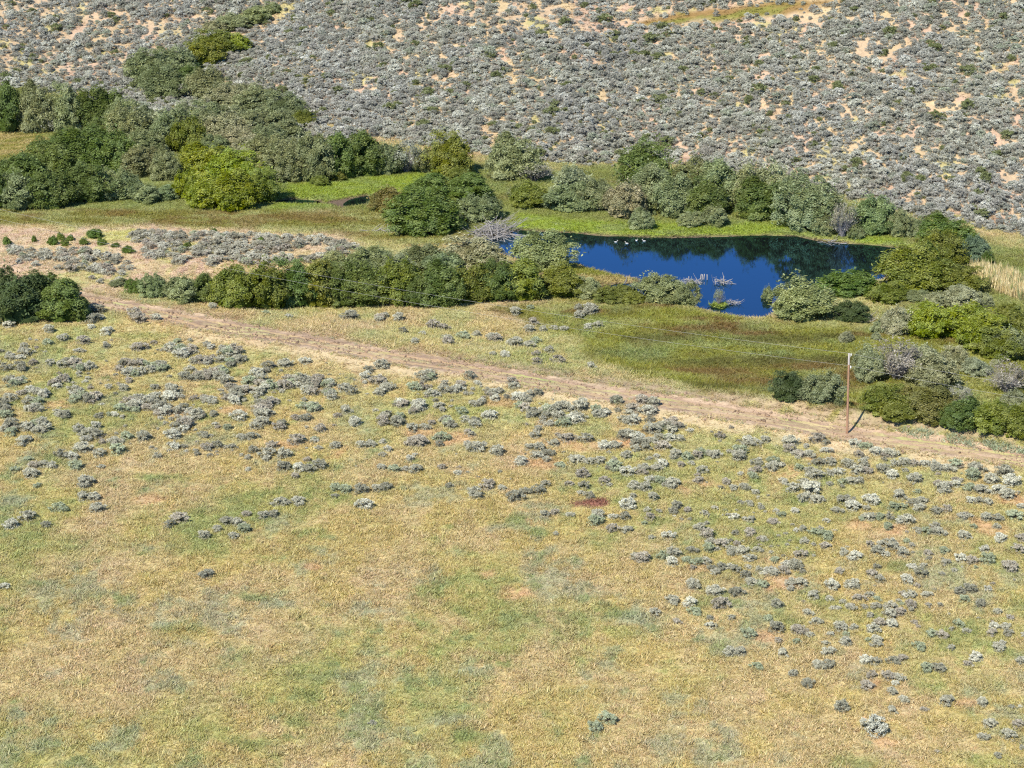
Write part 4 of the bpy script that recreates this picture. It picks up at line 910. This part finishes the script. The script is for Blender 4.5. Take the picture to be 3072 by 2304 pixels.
# ------------------------------------------------------------------ power poles, wires
LP = [plane_pt(3560, 1475, 0.0), None, None]
def pole(base, h, lean, label):
    root = link('utility_pole', None, loc=base); root.rotation_euler = (0, lean, 0)
    tag(root, label, 'utility pole', 'wooden power poles along the track')
    z = np.array([-.6, 0, .5, h * .35, h * .7, h - 1.25]); V, Fc = tubes([(np.c_[z * 0, z * 0, z], np.interp(z, [0, h], [.145, .10]))], 14)
    link('shaft', mesh_np('shaft', V, Fc, M_POLE, smooth=True), root)
    z = np.array([h - 1.25, h - .7, h - .03, h, h]); V, Fc = tubes([(np.c_[z * 0 + .001, z * 0, z + np.array([0, 0, 0, 0, .012])], [.114, .108, .103, .095, .001])], 14)
    tp = link('weathered_top', mesh_np('weathered_top', V, Fc, M_POLETOP, smooth=True), root); tp['label'] = 'bleached pale top of the pole'
    for zz, nm in ((h - .25, 'insulator'), (h - 1.65, 'lower_insulator')):
        z = np.array([0, .04, .10, .13, .17, .22, .25]); rr = np.array([.03, .06, .07, .04, .06, .045, .02])
        V, Fc = tubes([(np.c_[z * 0 + .22, z * 0, zz + z - .02], rr)], 12)
        ins = link('insulator', mesh_np('insulator', V, Fc, M_PORC, smooth=True), root)
        V, Fc = tubes([(np.array([[.10, 0, zz - .12], [.17, 0, zz - .10], [.22, 0, zz - .03]]), [.025, .025, .022])], 8)
        link('bracket', mesh_np('bracket', V, Fc, M_WIRE), ins)
    V, Fc = tubes([(np.array([[.0, .16, 0.02], [0, .165, h * .5], [0, .14, h - 1.3]]), [.012, .012, .012])], 5)
    link('ground_wire', mesh_np('ground_wire', V, Fc, M_WIRE), root)
    return root
PB = at([2541], [1301])[0]
H_P = 9.2
P_L = at([-14], [818])[0]
pr = plane_pt(3640, 1500, 0.0); P_R = np.array([pr[0], pr[1], float(ground_z(*pr)[0])])
p1 = pole(PB, H_P, math.radians(-1.7), 'reddish wooden power pole beside the dirt track, throwing a dark shadow')
p2 = pole(P_L, H_P, 0, 'wooden power pole just beyond the left edge of the photo')
p3 = pole(P_R, H_P, 0, 'wooden power pole just beyond the right edge of the photo')
bpy.context.view_layer.update()
def top_of(pl, dz): return np.array(pl.matrix_world @ Vector((.22, 0, H_P - dz)))
def wire_line(dz, label):
    paths = []
    A = [top_of(q, dz) for q in (p2, p1, p3)]
    pts = []
    for a, b, nseg, sag in ((A[0], A[1], 40, 1.6), (A[1], A[2], 24, .5)):
        t = np.linspace(0, 1, nseg)[:, None]; P = a * (1 - t) + b * t; P[:, 2] -= (4 * sag * t * (1 - t))[:, 0]
        pts.append(P if not pts else P[1:])
    P = np.concatenate(pts)
    V, Fc = tubes([(P, np.full(len(P), .010))], 5)
    tag(link('power_line', mesh_np('power_line', V, Fc, M_WIRE)), label, 'wire', 'wires strung along the poles')
wire_line(.02, 'upper thin wire strung from the top of the power pole')
wire_line(1.42, 'lower thin wire strung from the power pole')
G0 = at([2519], [1243])[0]
a = np.array(p1.matrix_world @ Vector((-.1, .05, H_P - 1.9))); V, Fc = tubes([(np.array([a, (a + G0) / 2, G0 + np.array([0, 0, -.1])]), [.008] * 3)], 5)
tag(link('guy_wire', mesh_np('guy_wire', V, Fc, M_WIRE)), 'thin guy wire running down behind the power pole', 'wire')

# ------------------------------------------------------------------ dead wood, snags, birds
def sticks(n, L0, L1, spread, height, seed, fan=None, rad=.035, flat=.25):
    r = np.random.default_rng(seed); paths = []
    for k in range(n):
        c = np.array([r.normal(0, spread[0]), r.normal(0, spread[1]), 0]); q = math.hypot(c[0] / spread[0], c[1] / spread[1])
        c[2] = max(.02, height * math.exp(-.45 * q * q) * r.uniform(.2, 1))
        a = r.uniform(0, 2 * np.pi) if fan is None else fan + r.normal(0, .5)
        e = r.normal(flat, .25); L_ = r.uniform(L0, L1)
        d = np.array([math.cos(a) * math.cos(e), math.sin(a) * math.cos(e), math.sin(e)])
        t = np.linspace(-.5, .5, 6)[:, None]; bend = np.array([r.normal(0, .12), r.normal(0, .12), r.normal(.05, .12)]) * L_
        P = c + d * L_ * t + bend * (t * t * 2)
        P[:, 2] = np.maximum(P[:, 2], -.12)
        paths.append((P, rad * r.uniform(.5, 1.3) * np.linspace(1.2, .35, 6)))
    return tubes(paths, 4)
def deadwood(name, px, py, args, label, group=None, level=None, cat='dead wood'):
    p = at([px], [py])[0]
    if level is not None:
        q = plane_pt(px, py, level); p = np.array([q[0], q[1], level])
    V, Fc = sticks(*args[0], **args[1])
    return tag(link(name, mesh_np(name, V, Fc, M_DEAD), loc=tuple(p)), label, cat, group)
deadwood('brush_pile', 1472, 712, ((150, 1.6, 4.6, (1.9, 1.1), 2.1, 401), dict(rad=.05)), 'big grey pile of dead branches at the left tip of the pond')
deadwood('dead_branches', 1515, 690, ((40, 3, 6, (1.2, .8), 1.7, 402), dict(fan=.25, rad=.045, flat=.2)), 'long pale branches sweeping right from the brush pile')
deadwood('dead_branches', 1440, 640, ((18, 2, 3.5, (.5, .4), 1.8, 411), dict(rad=.03, flat=1.1)), 'upright bare twigs sticking up behind the brush pile')
deadwood('fallen_branches', 1158, 694, ((14, 1.6, 4.5, (1.6, .35), .35, 403), dict(fan=-.25, rad=.06, flat=.05)), 'bleached fallen branches in the grass left of the bright green willow')
deadwood('arched_deadwood', 1806, 628, ((34, 2.0, 3.6, (.9, .5), 1.5, 404), dict(rad=.035, flat=.3)), 'arched pale dead branches among the far bank willows')
deadwood('snag', 2070, 850, ((46, .8, 2.2, (.9, .3), .7, 405), dict(rad=.04)), 'low tangle of pale sticks rising from the pond, left of two', 'snags in the pond', ZW)
deadwood('snag', 2162, 850, ((30, .9, 2.4, (.8, .3), .6, 406), dict(rad=.045, flat=.5)), 'pale branching snag rising from the pond, right of two', 'snags in the pond', ZW)
deadwood('island_deadwood', 2192, 912, ((26, .8, 2.4, (.8, .3), .5, 407), dict(rad=.04)), 'bleached branches lying beside the tiny shrub island', None, ZW)
deadwood('drift_branches', 2515, 728, ((26, 1.2, 3.6, (1.6, .5), .5, 408), dict(rad=.04, flat=.05)), 'pale drift branches at the waterline below the far right willows', None, ZW)
deadwood('stick', 1880, 845, ((3, 1.6, 2.0, (.15, .1), .4, 409), dict(fan=.7, rad=.05, flat=.6)), 'single pale stick leaning on the grassy spit of the pond')
deadwood('bare_branch', 2610, 965, ((9, 1.2, 2.6, (.5, .4), 1.0, 410), dict(fan=.4, rad=.03, flat=.5)), 'bare branches right of the dark shrub on the near bank')
# islet
q = plane_pt(2156, 918, ZW)
bm = bmesh.new(); bmesh.ops.create_icosphere(bm, subdivisions=3, radius=1)
for v in bm.verts:
    f_ = 1 + .25 * math.sin(3 * v.co.x + 1) * math.cos(4 * v.co.y)
    v.co = Vector((v.co.x * .95 * f_, v.co.y * .8 * f_, v.co.z * .32))
me = bpy.data.meshes.new('islet'); bm.to_mesh(me); bm.free(); me.materials.append(M_GROUND)
ca = me.attributes.new('col', 'FLOAT_COLOR', 'POINT'); ca.data.foreach_set('color', np.tile(np.array([.12, .13, .04, 1], np.float32), len(me.vertices)))
tag(link('islet', me, loc=(q[0], q[1], ZW - .02)), 'tiny grassy islet in the pond', 'islet', kind='structure')
root = link('willow_shrub', None, loc=(q[0], q[1] + .1, ZW + .1)); tag(root, 'little upright shrub growing on the tiny islet in the pond', 'shrub')
cr = link('crown', W_SPARSE[1], root); cr.scale = (1.9, 1.4, 2.6); cr.color = (.25, .28, .15, 1)
stm = link('stems', W_TWIG[0], root); stm.scale = (1.7, 1.3, 2.4)
n = 60; a = RNG.uniform(0, 6.28, n); rr = np.sqrt(RNG.uniform(.1, 1, n)); s = RNG.uniform(.9, 1.5, n)
scatter('islet_grass', G_LUSH, np.c_[q[0] + .9 * rr * np.cos(a), q[1] + .75 * rr * np.sin(a), np.full(n, ZW + .12)], rz_only(n), np.c_[s, s, s],
        np.tile(np.array([[.26, .32, .05]]), (n, 1)) * RNG.normal(1, .1, (n, 1)), 'green grass on the tiny islet in the pond', 'grass')
# stakes
for k, (px, py, t_) in enumerate(((2101, 838, 'leftmost'), (2106, 839, 'second from left'), (2111, 838, 'third from left'), (2122, 839, 'rightmost'))):
    c = plane_pt(px, py, ZW); lx_ = random.uniform(-.08, .12)
    V, Fc = tubes([(np.array([[0, 0, -.5], [lx_ * .5, 0, .3], [lx_, .02, .75], [lx_, .02, .78]]), [.07, .07, .06, .01])], 8)
    tag(link('stake', mesh_np('stake', V, Fc, M_DEAD, smooth=True), loc=(c[0], c[1], ZW)), 'short pale stake standing in the pond, %s of four' % t_, 'stake', 'stakes in the pond')
# birds
def bird_body():
    bm = bmesh.new(); bmesh.ops.create_uvsphere(bm, u_segments=14, v_segments=9, radius=1)
    for v in bm.verts:
        x_, y_, z_ = v.co; k_ = 1 - .35 * max(0, -x_)
        v.co = Vector((x_ * .30, y_ * .14 * k_, z_ * .11 * k_ + .10 + .07 * max(0, -x_ - .4)))
    me = bpy.data.meshes.new('bird_body'); bm.to_mesh(me); bm.free(); me.materials.append(M_BIRD)
    for p_ in me.polygons: p_.use_smooth = True
    return me
B_BODY = bird_body()
V, Fc = tubes([(np.array([[.20, 0, .12], [.27, 0, .22], [.28, 0, .30], [.29, 0, .36], [.33, 0, .40], [.39, 0, .39], [.42, 0, .375]]), [.055, .045, .04, .055, .062, .05, .01])], 10)
B_NECK = mesh_np('bird_head', V, Fc, M_BIRD, smooth=True)
V, Fc = tubes([(np.array([[.40, 0, .385], [.46, 0, .37], [.51, 0, .365]]), [.03, .024, .008])], 8)
B_BEAK = mesh_np('bird_beak', V, Fc, M_BEAK, smooth=True)
for (px, py, t_) in ((1847, 727, 'leftmost'), (1881, 731, 'second from left'), (1909, 722, 'third from left'), (1933, 724, 'rightmost')):
    c = plane_pt(px, py, ZW)
    root = link('water_bird', None, loc=(c[0], c[1], ZW - .03)); root.rotation_euler.z = random.choice((0, math.pi)) + random.gauss(0, .4); root.scale = (.8,) * 3
    tag(root, 'small pale bird floating on the dark water, %s of four' % t_, 'bird', 'birds floating on the pond')
    link('body', B_BODY, root); hd = link('head', B_NECK, root); link('beak', B_BEAK, hd)
print('willows', len(ws))
